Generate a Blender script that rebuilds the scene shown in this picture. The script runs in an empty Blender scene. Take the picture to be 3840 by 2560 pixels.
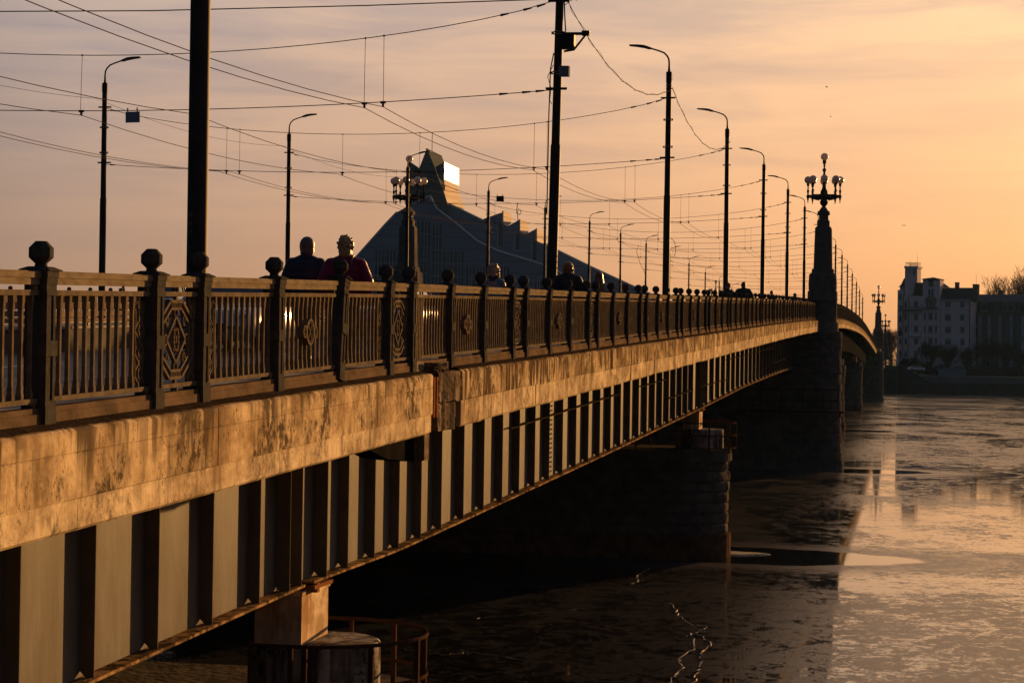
import bpy, bmesh, math, random
from mathutils import Vector, Matrix
random.seed(7)
PI = math.pi
rad = math.radians
scene = bpy.context.scene
COL = scene.collection

# ------------------------------------------------------------------ camera
# World frame: +Y runs along the bridge, camera at the origin, river surface at z = -7.9.
F = 7467.0                                   # focal length in pixels of the 3840 px wide frame
TH = math.atan((3412 - 1920) / F)            # the view is turned left of the bridge's line
cam_d = bpy.data.cameras.new("camera")
cam_d.sensor_width = 36.0
cam_d.lens = F / 3840 * 36.0
cam_d.clip_start = 0.5
cam_d.clip_end = 12000
cam = bpy.data.objects.new("camera", cam_d)
COL.objects.link(cam)
cam.matrix_world = (Matrix.Rotation(TH, 4, 'Z') @ Matrix.Rotation(PI / 2 + math.atan(55 / F), 4, 'X')
                    @ Matrix.Rotation(0.0148, 4, 'Z'))
scene.camera = cam

# ------------------------------------------------------------------ sky and sun
SUN_EL, SUN_AZ = rad(4.2), rad(20.0)         # azimuth: to the right of +Y
world = bpy.data.worlds.new("World")
scene.world = world
world.use_nodes = True
wn, wl = world.node_tree.nodes, world.node_tree.links
wn.clear()
def WN(t, **k):
    n = wn.new(t)
    for a, b in k.items(): setattr(n, a, b)
    return n
out = WN('ShaderNodeOutputWorld'); bg = WN('ShaderNodeBackground')
sky = WN('ShaderNodeTexSky', sky_type='NISHITA')
sky.sun_disc = False
sky.sun_elevation = SUN_EL
sky.sun_rotation = SUN_AZ
sky.altitude = 0; sky.air_density = 1.0; sky.dust_density = 4.0; sky.ozone_density = 1.0
tc = WN('ShaderNodeTexCoord')
# thin evening haze veil: depends on the direction seen from the ground, like the sky itself
nrm = WN('ShaderNodeVectorMath', operation='NORMALIZE'); wl.new(tc.outputs['Generated'], nrm.inputs[0])
dot = WN('ShaderNodeVectorMath', operation='DOT_PRODUCT'); wl.new(nrm.outputs[0], dot.inputs[0])
dot.inputs[1].default_value = (math.sin(SUN_AZ) * math.cos(SUN_EL), math.cos(SUN_AZ) * math.cos(SUN_EL), math.sin(SUN_EL))
ramp = WN('ShaderNodeValToRGB'); wl.new(dot.outputs['Value'], ramp.inputs[0])
e = ramp.color_ramp.elements
e[0].position = 0.0; e[0].color = (0.012, 0.020, 0.036, 1)
e[1].position = 1.0; e[1].color = (0.62, 0.42, 0.24, 1)
for p, cc in ((0.40, (0.018, 0.024, 0.038, 1)), (0.60, (0.090, 0.080, 0.085, 1)), (0.72, (0.215, 0.165, 0.142, 1)),
              (0.86, (0.315, 0.212, 0.146, 1)), (0.955, (0.435, 0.275, 0.155, 1))):
    x = e.new(p); x.color = cc
# band of deeper orange close to the horizon
sep = WN('ShaderNodeSeparateXYZ'); wl.new(nrm.outputs[0], sep.inputs[0])
hor = WN('ShaderNodeMapRange'); wl.new(sep.outputs['Z'], hor.inputs[0])
hor.inputs[1].default_value = 0.0; hor.inputs[2].default_value = 0.17; hor.inputs[3].default_value = 1.0; hor.inputs[4].default_value = 0.0
hmix = WN('ShaderNodeMix', data_type='RGBA', blend_type='MULTIPLY'); wl.new(hor.outputs[0], hmix.inputs['Factor'])
wl.new(ramp.outputs[0], hmix.inputs['A']); hmix.inputs['B'].default_value = (0.82, 0.60, 0.40, 1)
# faint streaks of high cloud
mp = WN('ShaderNodeMapping'); wl.new(nrm.outputs[0], mp.inputs[0]); mp.inputs['Scale'].default_value = (2.0, 2.0, 17)
mp.inputs['Rotation'].default_value = (0.10, 0.10, 0)
nz = WN('ShaderNodeTexNoise'); wl.new(mp.outputs[0], nz.inputs[0]); nz.inputs['Scale'].default_value = 4.0
nz.inputs['Detail'].default_value = 5; nz.inputs['Roughness'].default_value = 0.55; nz.inputs['Distortion'].default_value = 0.5
cr = WN('ShaderNodeMapRange'); wl.new(nz.outputs['Fac'], cr.inputs[0])
cr.inputs[1].default_value = 0.38; cr.inputs[2].default_value = 0.66; cr.inputs[3].default_value = 0.0; cr.inputs[4].default_value = 1.0
czm = WN('ShaderNodeMapRange'); wl.new(sep.outputs['Z'], czm.inputs[0])
czm.inputs[1].default_value = 0.03; czm.inputs[2].default_value = 0.16; czm.inputs[3].default_value = 0.1; czm.inputs[4].default_value = 1.0
cm = WN('ShaderNodeMath', operation='MULTIPLY'); wl.new(cr.outputs[0], cm.inputs[0]); wl.new(czm.outputs[0], cm.inputs[1])
cmix = WN('ShaderNodeMix', data_type='RGBA', blend_type='MULTIPLY'); wl.new(cm.outputs[0], cmix.inputs['Factor'])
wl.new(hmix.outputs['Result'], cmix.inputs['A']); cmix.inputs['B'].default_value = (0.70, 0.77, 0.92, 1)
scl = WN('ShaderNodeMix', data_type='RGBA', blend_type='MULTIPLY'); scl.inputs['Factor'].default_value = 1
wl.new(sky.outputs[0], scl.inputs['A']); scl.inputs['B'].default_value = (0.008, 0.006, 0.006, 1)
add = WN('ShaderNodeMix', data_type='RGBA', blend_type='ADD'); add.inputs['Factor'].default_value = 1
wl.new(cmix.outputs['Result'], add.inputs['A']); wl.new(scl.outputs['Result'], add.inputs['B'])
wl.new(add.outputs['Result'], bg.inputs['Color']); bg.inputs['Strength'].default_value = 1.0
wl.new(bg.outputs[0], out.inputs[0])

sun_d = bpy.data.lights.new("sun", 'SUN')
sun_d.energy = 5.0
sun_d.angle = rad(0.5)
sun_d.color = (1.0, 0.51, 0.165)
sun = bpy.data.objects.new("sun", sun_d)
COL.objects.link(sun)
sd = Vector((math.sin(SUN_AZ) * math.cos(SUN_EL), math.cos(SUN_AZ) * math.cos(SUN_EL), math.sin(SUN_EL)))
sun.rotation_euler = sd.to_track_quat('Z', 'Y').to_euler()
sun.location = sd * 900

scene.view_settings.view_transform = 'Standard'
scene.view_settings.look = 'None'
scene.view_settings.exposure = 1.2
scene.view_settings.gamma = 1
scene.render.engine = 'CYCLES'
scene.cycles.max_bounces = 5
scene.cycles.diffuse_bounces = 2
scene.cycles.glossy_bounces = 3
scene.cycles.transmission_bounces = 4
scene.cycles.volume_bounces = 0
scene.cycles.caustics_reflective = False
scene.cycles.caustics_refractive = False
scene.cycles.use_denoising = True

# ------------------------------------------------------------------ helpers
CT, ST = math.cos(TH), math.sin(TH)
WATER = -7.9

def tag(o, label=None, cat=None, group=None, kind=None):
    if label: o['label'] = label
    if cat: o['category'] = cat
    if group: o['group'] = group
    if kind: o['kind'] = kind
    return o

def thing(name, label, cat, loc=(0, 0, 0), rz=0.0, group=None):
    o = bpy.data.objects.new(name, None)
    o.empty_display_size = 0.3
    COL.objects.link(o)
    o.location = loc
    o.rotation_euler = (0, 0, rz)
    return tag(o, label, cat, group)

def link(name, mesh, parent=None, loc=(0, 0, 0), rot=(0, 0, 0)):
    o = bpy.data.objects.new(name, mesh)
    COL.objects.link(o)
    if parent: o.parent = parent
    o.location = loc
    o.rotation_euler = rot
    return o

class MB:
    def __init__(s):
        s.v = []; s.f = []; s.m = []; s.cm = 0; s.xf = None; s.smooth = set()
    def add(s, vs, fs, smooth=False):
        b = len(s.v)
        if s.xf: vs = [s.xf(*p) for p in vs]
        s.v += [tuple(p) for p in vs]
        for f in fs:
            if smooth: s.smooth.add(len(s.f))
            s.f.append(tuple(b + i for i in f)); s.m.append(s.cm)
    def box(s, x0, x1, y0, y1, z0, z1):
        s.add([(x0, y0, z0), (x1, y0, z0), (x1, y1, z0), (x0, y1, z0), (x0, y0, z1), (x1, y0, z1), (x1, y1, z1), (x0, y1, z1)],
              [(0, 3, 2, 1), (4, 5, 6, 7), (0, 1, 5, 4), (1, 2, 6, 5), (2, 3, 7, 6), (3, 0, 4, 7)])
    def cbox(s, cx, cy, cz, sx, sy, sz):
        s.box(cx - sx / 2, cx + sx / 2, cy - sy / 2, cy + sy / 2, cz - sz / 2, cz + sz / 2)
    def lathe(s, cx, cy, prof, n=12, rot=0.0, smooth=True, sx=1, sy=1):
        vs = []
        for r, z in prof:
            for k in range(n):
                a = rot + 2 * PI * k / n
                vs.append((cx + r * math.cos(a) * sx, cy + r * math.sin(a) * sy, z))
        fs = []
        for j in range(len(prof) - 1):
            for k in range(n):
                k2 = (k + 1) % n
                fs.append((j * n + k, j * n + k2, (j + 1) * n + k2, (j + 1) * n + k))
        s.add(vs, fs, smooth)
        s.add(vs[:n], [tuple(reversed(range(n)))]); s.add(vs[-n:], [tuple(range(n))])
    def tube(s, pts, r, n=6, smooth=True):
        pts = [Vector(p) for p in pts]
        rr = r if isinstance(r, (list, tuple)) else [r] * len(pts)
        vs = []; prev = None
        for i, p in enumerate(pts):
            d = (pts[min(i + 1, len(pts) - 1)] - pts[max(i - 1, 0)])
            if d.length < 1e-9: d = Vector((0, 0, 1))
            d.normalize()
            if prev is None:
                u = d.cross(Vector((0, 0, 1)))
                if u.length < 1e-3: u = d.cross(Vector((1, 0, 0)))
            else:
                u = prev - d * prev.dot(d)
            u.normalize(); prev = u
            w = d.cross(u)
            for k in range(n):
                a = 2 * PI * k / n
                vs.append(tuple(p + (u * math.cos(a) + w * math.sin(a)) * rr[i]))
        fs = []
        for j in range(len(pts) - 1):
            for k in range(n):
                k2 = (k + 1) % n
                fs.append((j * n + k, j * n + k2, (j + 1) * n + k2, (j + 1) * n + k))
        fs.append(tuple(reversed(range(n)))); fs.append(tuple(range((len(pts) - 1) * n, len(pts) * n)))
        s.add(vs, fs, smooth)
    def sphere(s, cx, cy, cz, rx, ry=None, rz=None, n=16, m=10, R=None):
        ry = ry or rx; rz = rz or rx
        vs = [(0, 0, -1)]
        for j in range(1, m):
            t = -PI / 2 + PI * j / m
            for k in range(n):
                a = 2 * PI * k / n
                vs.append((math.cos(t) * math.cos(a), math.cos(t) * math.sin(a), math.sin(t)))
        vs.append((0, 0, 1))
        fs = []
        for k in range(n): fs.append((0, 1 + (k + 1) % n, 1 + k))
        for j in range(m - 2):
            for k in range(n):
                k2 = (k + 1) % n
                fs.append((1 + j * n + k, 1 + j * n + k2, 1 + (j + 1) * n + k2, 1 + (j + 1) * n + k))
        L = len(vs) - 1
        for k in range(n): fs.append((L, 1 + (m - 2) * n + k, 1 + (m - 2) * n + (k + 1) % n))
        o = []
        for x, y, z in vs:
            p = Vector((x * rx, y * ry, z * rz))
            if R: p = R @ p
            o.append((cx + p.x, cy + p.y, cz + p.z))
        s.add(o, fs, True)
    def prism(s, poly, y0, y1):          # poly of (x, z), extruded along y
        n = len(poly)
        a = 0
        for i in range(n):
            a += poly[i][0] * poly[(i + 1) % n][1] - poly[(i + 1) % n][0] * poly[i][1]
        if a < 0: poly = poly[::-1]
        vs = [(x, y0, z) for x, z in poly] + [(x, y1, z) for x, z in poly]
        fs = [tuple(range(n)), tuple(reversed(range(n, 2 * n)))]
        for i in range(n):
            j = (i + 1) % n
            fs.append((i, i + n, j + n, j))
        s.add(vs, fs)
    def mesh(s, name, mats):
        me = bpy.data.meshes.new(name)
        me.from_pydata(s.v, [], s.f)
        for m in (mats if isinstance(mats, (list, tuple)) else [mats]): me.materials.append(m)
        for i, p in enumerate(me.polygons):
            p.material_index = s.m[i]
            p.use_smooth = i in s.smooth
        me.update()
        return me
    def build(s, name, mats, parent=None, loc=(0, 0, 0), rot=(0, 0, 0)):
        return link(name, s.mesh(name, mats), parent, loc, rot)

# ------------------------------------------------------------------ materials
MATS = {}
def M(name, base, rough=0.6, metal=0.0, vary=0.0, scale=2.0, dark=None, bump=0.0, bscale=None, stretch=(1, 1, 1), spec=0.5, lo=0.35, hi=0.7, detail=6, coat=0):
    m = bpy.data.materials.new(name); m.use_nodes = True
    n, l = m.node_tree.nodes, m.node_tree.links
    b = n['Principled BSDF']
    b.inputs['Base Color'].default_value = (*base, 1)
    b.inputs['Roughness'].default_value = rough
    b.inputs['Metallic'].default_value = metal
    b.inputs['Specular IOR Level'].default_value = spec
    if coat: b.inputs['Coat Weight'].default_value = coat; b.inputs['Coat Roughness'].default_value = 0.08
    if vary or dark or bump:
        g = n.new('ShaderNodeNewGeometry')
        mpn = n.new('ShaderNodeMapping'); l.new(g.outputs['Position'], mpn.inputs[0]); mpn.inputs['Scale'].default_value = stretch
        t = n.new('ShaderNodeTexNoise'); l.new(mpn.outputs[0], t.inputs[0]); t.inputs['Scale'].default_value = scale; t.inputs['Detail'].default_value = detail
        t.inputs['Roughness'].default_value = 0.65
        if dark is None: dark = tuple(c * (1 - vary) for c in base)
        mr = n.new('ShaderNodeMapRange'); l.new(t.outputs['Fac'], mr.inputs[0]); mr.inputs[1].default_value = lo; mr.inputs[2].default_value = hi
        mx = n.new('ShaderNodeMix'); mx.data_type = 'RGBA'; l.new(mr.outputs[0], mx.inputs['Factor'])
        mx.inputs['A'].default_value = (*base, 1); mx.inputs['B'].default_value = (*dark, 1)
        l.new(mx.outputs['Result'], b.inputs['Base Color'])
        if bump:
            t2 = n.new('ShaderNodeTexNoise'); l.new(mpn.outputs[0], t2.inputs[0]); t2.inputs['Scale'].default_value = bscale or scale * 4; t2.inputs['Detail'].default_value = 5
            bp = n.new('ShaderNodeBump'); bp.inputs['Strength'].default_value = bump; bp.inputs['Distance'].default_value = 0.02
            l.new(t2.outputs['Fac'], bp.inputs['Height']); l.new(bp.outputs[0], b.inputs['Normal'])
    MATS[name] = m
    return m

iron = M('iron_paint', (0.062, 0.058, 0.053), 0.7, spec=0.0, dark=(0.035, 0.033, 0.031), scale=9, bump=0.2, bscale=60)
rail_paint = M('worn_rail_paint', (0.20, 0.165, 0.12), 0.75, dark=(0.11, 0.085, 0.06), scale=5, stretch=(1, 1, 3), bump=0.25, bscale=70, spec=0.0)
baluster_paint = M('baluster_paint', (0.145, 0.115, 0.082), 0.8, dark=(0.07, 0.056, 0.042), scale=7, bump=0.25, bscale=70, spec=0.0)
plinth_paint = M('rusty_plinth_paint', (0.14, 0.098, 0.066), 0.8, dark=(0.06, 0.045, 0.032), scale=2.4, stretch=(1, 1, 2.0), bump=0.35, bscale=40, spec=0.0)
steel_dark = M('pole_steel', (0.045, 0.038, 0.034), 0.6, vary=0.35, scale=3, bump=0.08, spec=0.03)
cable = M('cable', (0.045, 0.032, 0.028), 0.8, spec=0.0)
clamp_m = M('galvanised_clamp', (0.22, 0.21, 0.21), 0.6, spec=0.1)
lamp_grey = M('lamp_head_grey', (0.07, 0.07, 0.075), 0.6, spec=0.05)
granite = M('granite', (0.13, 0.112, 0.095), 0.8, spec=0.0, dark=(0.055, 0.05, 0.044), scale=1.6, bump=1.0, bscale=7)
granite_l = M('granite_shaft', (0.14, 0.118, 0.10), 0.8, spec=0.0, dark=(0.085, 0.072, 0.062), scale=2.2, bump=0.5, bscale=14)
rust = M('rusty_steel', (0.24, 0.10, 0.045), 0.75, spec=0.0, dark=(0.07, 0.032, 0.02), scale=6, bump=0.4, bscale=50)
ringrust = M('dark_rusty_rail', (0.055, 0.032, 0.022), 0.7, spec=0.0, dark=(0.035, 0.022, 0.016), scale=9, bump=0.3, bscale=60)
asphalt = M('asphalt', (0.045, 0.046, 0.05), 0.7, vary=0.3, scale=2, bump=0.3, bscale=80)
paving = M('paving', (0.10, 0.095, 0.09), 0.75, vary=0.4, scale=3, bump=0.2)
white_mark = M('road_mark', (0.6, 0.6, 0.6), 0.6, vary=0.4, scale=8)
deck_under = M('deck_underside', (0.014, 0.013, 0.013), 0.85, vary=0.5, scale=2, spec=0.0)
globe_m = bpy.data.materials.new('opal_glass'); globe_m.use_nodes = True
_n, _l = globe_m.node_tree.nodes, globe_m.node_tree.links
_b = _n['Principled BSDF']; _b.inputs['Base Color'].default_value = (0.75, 0.70, 0.72, 1); _b.inputs['Roughness'].default_value = 0.25
_t = _n.new('ShaderNodeBsdfTranslucent'); _t.inputs['Color'].default_value = (0.55, 0.5, 0.48, 1)
_m = _n.new('ShaderNodeMixShader'); _m.inputs[0].default_value = 0.45
_l.new(_b.outputs[0], _m.inputs[1]); _l.new(_t.outputs[0], _m.inputs[2]); _l.new(_m.outputs[0], _n['Material Output'].inputs[0])

def concrete_mat(name, light, dark, amount, streak, pit, blotch=1.0):
    m = bpy.data.materials.new(name); m.use_nodes = True
    n, l = m.node_tree.nodes, m.node_tree.links
    b = n['Principled BSDF']; b.inputs['Roughness'].default_value = 0.9; b.inputs['Specular IOR Level'].default_value = 0.0
    g = n.new('ShaderNodeNewGeometry')
    def noise(sc, st, det=6, rg=0.6, dist=0.0):
        mpn = n.new('ShaderNodeMapping'); l.new(g.outputs['Position'], mpn.inputs[0]); mpn.inputs['Scale'].default_value = st
        t = n.new('ShaderNodeTexNoise'); l.new(mpn.outputs[0], t.inputs[0]); t.inputs['Scale'].default_value = sc
        t.inputs['Detail'].default_value = det; t.inputs['Roughness'].default_value = rg; t.inputs['Distortion'].default_value = dist
        return t.outputs['Fac']
    def mrange(x, a, c, p=0.0, q=1.0):
        r = n.new('ShaderNodeMapRange'); l.new(x, r.inputs[0]); r.inputs[1].default_value = a; r.inputs[2].default_value = c
        r.inputs[3].default_value = p; r.inputs[4].default_value = q
        return r.outputs[0]
    def mul(x, y):
        k = n.new('ShaderNodeMath'); k.operation = 'MULTIPLY'; l.new(x, k.inputs[0]); l.new(y, k.inputs[1]); return k.outputs[0]
    def mx(x, y):
        k = n.new('ShaderNodeMath'); k.operation = 'MAXIMUM'; l.new(x, k.inputs[0]); l.new(y, k.inputs[1]); return k.outputs[0]
    at = n.new('ShaderNodeAttribute'); at.attribute_name = 'drop'
    drop = at.outputs['Fac']
    blot = mul(mrange(noise(0.9, (1, 1, 1), 5, 0.6), 0.44, 0.58), mrange(noise(7, (1, 1, 0.8), 6, 0.75), 0.40, 0.60, 0.0, blotch))
    stk = mul(mrange(noise(6.5, (1, 1, 0.10), 4, 0.6), 0.44, 0.66), mrange(noise(1.6, (1, 1, 1), 3), 0.36, 0.56, 0.0, streak))
    fine = mul(mrange(noise(26, (1, 1, 0.7), 5, 0.7), 0.53, 0.62, 0.0, pit), mrange(noise(2.2, (1, 1, 1), 3), 0.42, 0.6))
    runs = n.new('ShaderNodeMath'); runs.operation = 'SUBTRACT'; l.new(noise(4.2, (1, 1, 0.07), 5, 0.65, 0.3), runs.inputs[0])
    l.new(mrange(drop, 0.0, 0.9, 0.0, 0.22), runs.inputs[1])
    runs = mrange(runs.outputs[0], 0.40, 0.52, 0.0, 0.95)
    vor = n.new('ShaderNodeTexVoronoi'); vor.feature = 'DISTANCE_TO_EDGE'; vor.inputs['Scale'].default_value = 1.7
    wob = n.new('ShaderNodeTexNoise'); l.new(g.outputs['Position'], wob.inputs[0]); wob.inputs['Scale'].default_value = 3.5; wob.inputs['Detail'].default_value = 5
    wm_ = n.new('ShaderNodeVectorMath'); wm_.operation = 'MULTIPLY_ADD'; l.new(wob.outputs['Color'], wm_.inputs[0]); wm_.inputs[1].default_value = (.7, .7, .7); l.new(g.outputs['Position'], wm_.inputs[2])
    l.new(wm_.outputs[0], vor.inputs['Vector'])
    crack = mul(mrange(vor.outputs['Distance'], 0.004, 0.016, 1.0, 0.0), mrange(noise(0.7, (1, 1, 1), 2), 0.46, 0.56))
    fac = mx(mx(mx(blot, stk), fine), mx(mul(runs, mrange(noise(1.1, (1, 1, 0.3), 3), 0.38, 0.55)), crack))
    mm = n.new('ShaderNodeMath'); mm.operation = 'MULTIPLY'; l.new(fac, mm.inputs[0]); mm.inputs[1].default_value = amount; mm.use_clamp = True
    tone = n.new('ShaderNodeMix'); tone.data_type = 'RGBA'; l.new(mrange(noise(1.3, (1, 1, 1.4), 6, 0.7), 0.40, 0.60), tone.inputs['Factor'])
    tone.inputs['A'].default_value = (*light, 1); tone.inputs['B'].default_value = (light[0] * 0.50, light[1] * 0.45, light[2] * 0.40, 1)
    c = n.new('ShaderNodeMix'); c.data_type = 'RGBA'; l.new(mm.outputs[0], c.inputs['Factor']); l.new(tone.outputs['Result'], c.inputs['A'])
    c.inputs['B'].default_value = (*dark, 1)
    l.new(c.outputs['Result'], b.inputs['Base Color'])
    bp = n.new('ShaderNodeBump'); bp.inputs['Strength'].default_value = 0.55; bp.inputs['Distance'].default_value = 0.012
    l.new(noise(14, (1, 1, 1), 8, 0.7), bp.inputs['Height']); l.new(bp.outputs[0], b.inputs['Normal'])
    return m
concrete_a = concrete_mat('stained_concrete', (0.54, 0.42, 0.27), (0.075, 0.055, 0.036), 1.0, 0.75, 1.1, 1.35)
concrete_lo = concrete_mat('pale_concrete', (0.60, 0.49, 0.34), (0.10, 0.075, 0.055), 0.95, 0.8, 0.7, 0.9)
concrete_b = concrete_mat('streaked_concrete', (0.56, 0.44, 0.28), (0.07, 0.05, 0.033), 1.15, 2.0, 1.0, 1.0)
concrete_r = concrete_mat('crumbling_concrete', (0.30, 0.24, 0.18), (0.04, 0.032, 0.026), 1.1, 1.4, 1.3, 1.3)
bearing_m = concrete_mat('rust_stained_block', (0.60, 0.50, 0.36), (0.22, 0.10, 0.035), 0.7, 1.0, 0.6, 0.5)
drum_m = concrete_mat('flaking_drum_paint', (0.50, 0.48, 0.46), (0.03, 0.022, 0.018), 1.0, 0.7, 0.9, 1.3)
girder_m = M('girder_paint', (0.135, 0.128, 0.118), 0.5, spec=0.0, dark=(0.080, 0.067, 0.052), scale=1.5, stretch=(1, 1, 0.3), bump=0.25, bscale=12, lo=0.38, hi=0.70)
_n, _l = girder_m.node_tree.nodes, girder_m.node_tree.links
_g = _n.new('ShaderNodeBsdfGlossy'); _g.inputs['Roughness'].default_value = 0.42; _g.inputs['Color'].default_value = (1, 1, 1, 1)
_x = _n.new('ShaderNodeMixShader'); _x.inputs[0].default_value = 0.009
_l.new(_n['Principled BSDF'].outputs[0], _x.inputs[1]); _l.new(_g.outputs[0], _x.inputs[2]); _l.new(_x.outputs[0], _n['Material Output'].inputs[0])
stiff_m = M('stiffener_paint', (0.12, 0.105, 0.09), 0.7, vary=0.3, scale=3, spec=0.0)
flange_m = M('flange_paint', (0.30, 0.19, 0.10), 0.6, spec=0.0, dark=(0.05, 0.035, 0.022), scale=4, bump=0.6, bscale=30, lo=0.42, hi=0.58)

# ------------------------------------------------------------------ the bridge's profile
PROF = [(-30, -1.75), (0, -0.96), (14.7, -0.575), (25, -0.25), (41.25, 0.185), (57.4, 0.635), (99.45, 1.83), (125, 2.50), (146, 2.99),
        (189, 3.97), (210, 4.28), (243, 4.50), (270, 4.55), (289, 4.46), (319, 4.10), (370, 3.12), (392, 2.60), (425, 1.70), (500, -0.4), (545, -1.4), (700, -3.2)]
def lin(tab, y):
    if y <= tab[0][0]: return tab[0][1]
    for (a, p), (b, q) in zip(tab, tab[1:]):
        if y <= b: return p + (q - p) * (y - a) / (b - a)
    return tab[-1][1]
_cache = {}
def dz(y):
    k = round(y, 2)
    if k not in _cache:
        w = 9 if y > 40 else 5
        _cache[k] = sum(lin(PROF, y + d * w / 4) for d in range(-4, 5)) / 9
    return _cache[k]
def slope(y): return (dz(y + 1) - dz(y - 1)) / 2
GB = [(-30, 2.9), (19.13, 2.95), (26.4, 2.99), (31.5, 3.12), (54.7, 3.20), (78.4, 3.24), (100, 3.22), (147.5, 3.46), (228, 3.3), (319, 3.3), (402, 3.4), (600, 3.2)]
def gz(y): return dz(y) - lin(GB, y)          # underside of the outer girder

RX = -6.66            # plane of the river-side railing
LX = -36.25           # plane of the railing on the other side
PY = 146.0            # lamp pylon

def stations(y0, y1, step):
    n = max(1, int(round((y1 - y0) / step)))
    return [y0 + (y1 - y0) * i / n for i in range(n + 1)]

def sweep(mb, prof, ys, zf=dz, close=True):
    """profile of (x, dz) swept along the bridge"""
    n = len(prof); vs = []
    for y in ys:
        z = zf(y)
        vs += [(x, y, z + d) for x, d in prof]
    fs = []
    for j in range(len(ys) - 1):
        for k in range(n if close else n - 1):
            k2 = (k + 1) % n
            fs.append((j * n + k, (j + 1) * n + k, (j + 1) * n + k2, j * n + k2))
    if close:
        fs.append(tuple(range(n))); fs.append(tuple(reversed(range((len(ys) - 1) * n, len(ys) * n))))
    mb.add(vs, fs)
def fixn(o):
    bm = bmesh.new(); bm.from_mesh(o.data); bmesh.ops.recalc_face_normals(bm, faces=bm.faces); bm.to_mesh(o.data); bm.free()
    return o

# ------------------------------------------------------------------ setting
def plane_obj(name, pts, m, kind='structure'):
    me = bpy.data.meshes.new(name); me.from_pydata(pts, [], [tuple(range(len(pts)))]); me.materials.append(m)
    o = link(name, me); o['kind'] = kind
    return o

# river: dark water under a broken skin of ice
ice = bpy.data.materials.new('river_ice'); ice.use_nodes = True
n, l = ice.node_tree.nodes, ice.node_tree.links
n.clear()
outn = n.new('ShaderNodeOutputMaterial')
g = n.new('ShaderNodeNewGeometry')
def wnoise(sc, st, det=5, rg=0.6, dist=0.0, rot=0.0):
    mpn = n.new('ShaderNodeMapping'); l.new(g.outputs['Position'], mpn.inputs[0]); mpn.inputs['Scale'].default_value = st; mpn.inputs['Rotation'].default_value = (0, 0, rot)
    t = n.new('ShaderNodeTexNoise'); l.new(mpn.outputs[0], t.inputs[0]); t.inputs['Scale'].default_value = sc
    t.inputs['Detail'].default_value = det; t.inputs['Roughness'].default_value = rg; t.inputs['Distortion'].default_value = dist
    return t.outputs['Fac']
def wr(x, a, c, p=0.0, q=1.0):
    r = n.new('ShaderNodeMapRange'); l.new(x, r.inputs[0]); r.inputs[1].default_value = a; r.inputs[2].default_value = c
    r.inputs[3].default_value = p; r.inputs[4].default_value = q
    return r.outputs[0]
def wm(op, x, y=None):
    k = n.new('ShaderNodeMath'); k.operation = op; l.new(x, k.inputs[0])
    if y is not None:
        if isinstance(y, (int, float)): k.inputs[1].default_value = y
        else: l.new(y, k.inputs[1])
    return k.outputs[0]
big = wr(wnoise(0.07, (1, 0.5, 1), 4, 0.6, 1.6), 0.40, 0.58)
mid = wr(wnoise(0.42, (1, 0.8, 1), 6, 0.7, 1.1, 0.3), 0.40, 0.60)
fine = wr(wnoise(2.6, (1, 0.7, 1), 6, 0.75, 0.6, -0.2), 0.42, 0.58)
vfine = wr(wnoise(9.0, (1, 0.6, 1), 5, 0.7, 0.3, 0.2), 0.38, 0.62)
frost = wm('ADD', wm('MULTIPLY', big, 0.34), wm('ADD', wm('MULTIPLY', mid, 0.30), wm('ADD', wm('MULTIPLY', fine, 0.36), wm('MULTIPLY', vfine, 0.26))))
frost = wr(frost, 0.52, 0.74)
# open pools downstream of the piers, each ringed by refrozen slush
warp = n.new('ShaderNodeTexNoise'); l.new(g.outputs['Position'], warp.inputs[0]); warp.inputs['Scale'].default_value = 0.38; warp.inputs['Detail'].default_value = 5
wv = n.new('ShaderNodeVectorMath'); wv.operation = 'MULTIPLY_ADD'; l.new(warp.outputs['Color'], wv.inputs[0]); wv.inputs[1].default_value = (3.0, 2.2, 0); 
l.new(g.outputs['Position'], wv.inputs[2])
pool = None; ring = None; arcs_ = None
for (cx, cy, rx, ry) in ((-7.0, 80.7, 7.4, 3.3), (-3.6, 145.6, 5.2, 3.0), (-6, 229.5, 4.5, 4.0), (-14, 28.0, 9.0, 3.0), (-6.5, 320, 5, 5)):
    a = n.new('ShaderNodeVectorMath'); a.operation = 'SUBTRACT'; l.new(wv.outputs[0], a.inputs[0]); a.inputs[1].default_value = (cx + 1.5, cy + 1.1, 0)
    d = n.new('ShaderNodeVectorMath'); d.operation = 'MULTIPLY'; l.new(a.outputs[0], d.inputs[0]); d.inputs[1].default_value = (1 / rx, 1 / ry, 0)
    ln = n.new('ShaderNodeVectorMath'); ln.operation = 'LENGTH'; l.new(d.outputs[0], ln.inputs[0])
    inside = wr(ln.outputs['Value'], 0.98, 1.03, 1.0, 0.0)
    rg = wm('MULTIPLY', wr(ln.outputs['Value'], 0.99, 1.06), wr(ln.outputs['Value'], 1.3, 2.1, 1.0, 0.0))
    if cy in (80.7, 145.6):          # arcs of refrozen brash swept round the pier by the current
        cv = n.new('ShaderNodeCombineXYZ'); l.new(wm('MULTIPLY', ln.outputs['Value'], 2.6), cv.inputs[0])
        cv.inputs[1].default_value = cy
        bn = n.new('ShaderNodeTexNoise'); l.new(cv.outputs[0], bn.inputs[0]); bn.inputs['Scale'].default_value = 1.0; bn.inputs['Detail'].default_value = 4
        ba = wm('MULTIPLY', wm('SUBTRACT', wr(bn.outputs['Fac'], 0.40, 0.60), 0.5), wr(ln.outputs['Value'], 1.2, 3.8, 1.5, 0.0))
        arcs_ = ba if arcs_ is None else wm('ADD', arcs_, ba)
    pool = inside if pool is None else wm('MAXIMUM', pool, inside)
    ring = rg if ring is None else wm('MAXIMUM', ring, rg)
frost = wr(wm('ADD', frost, arcs_), 0.0, 1.0)
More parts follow.
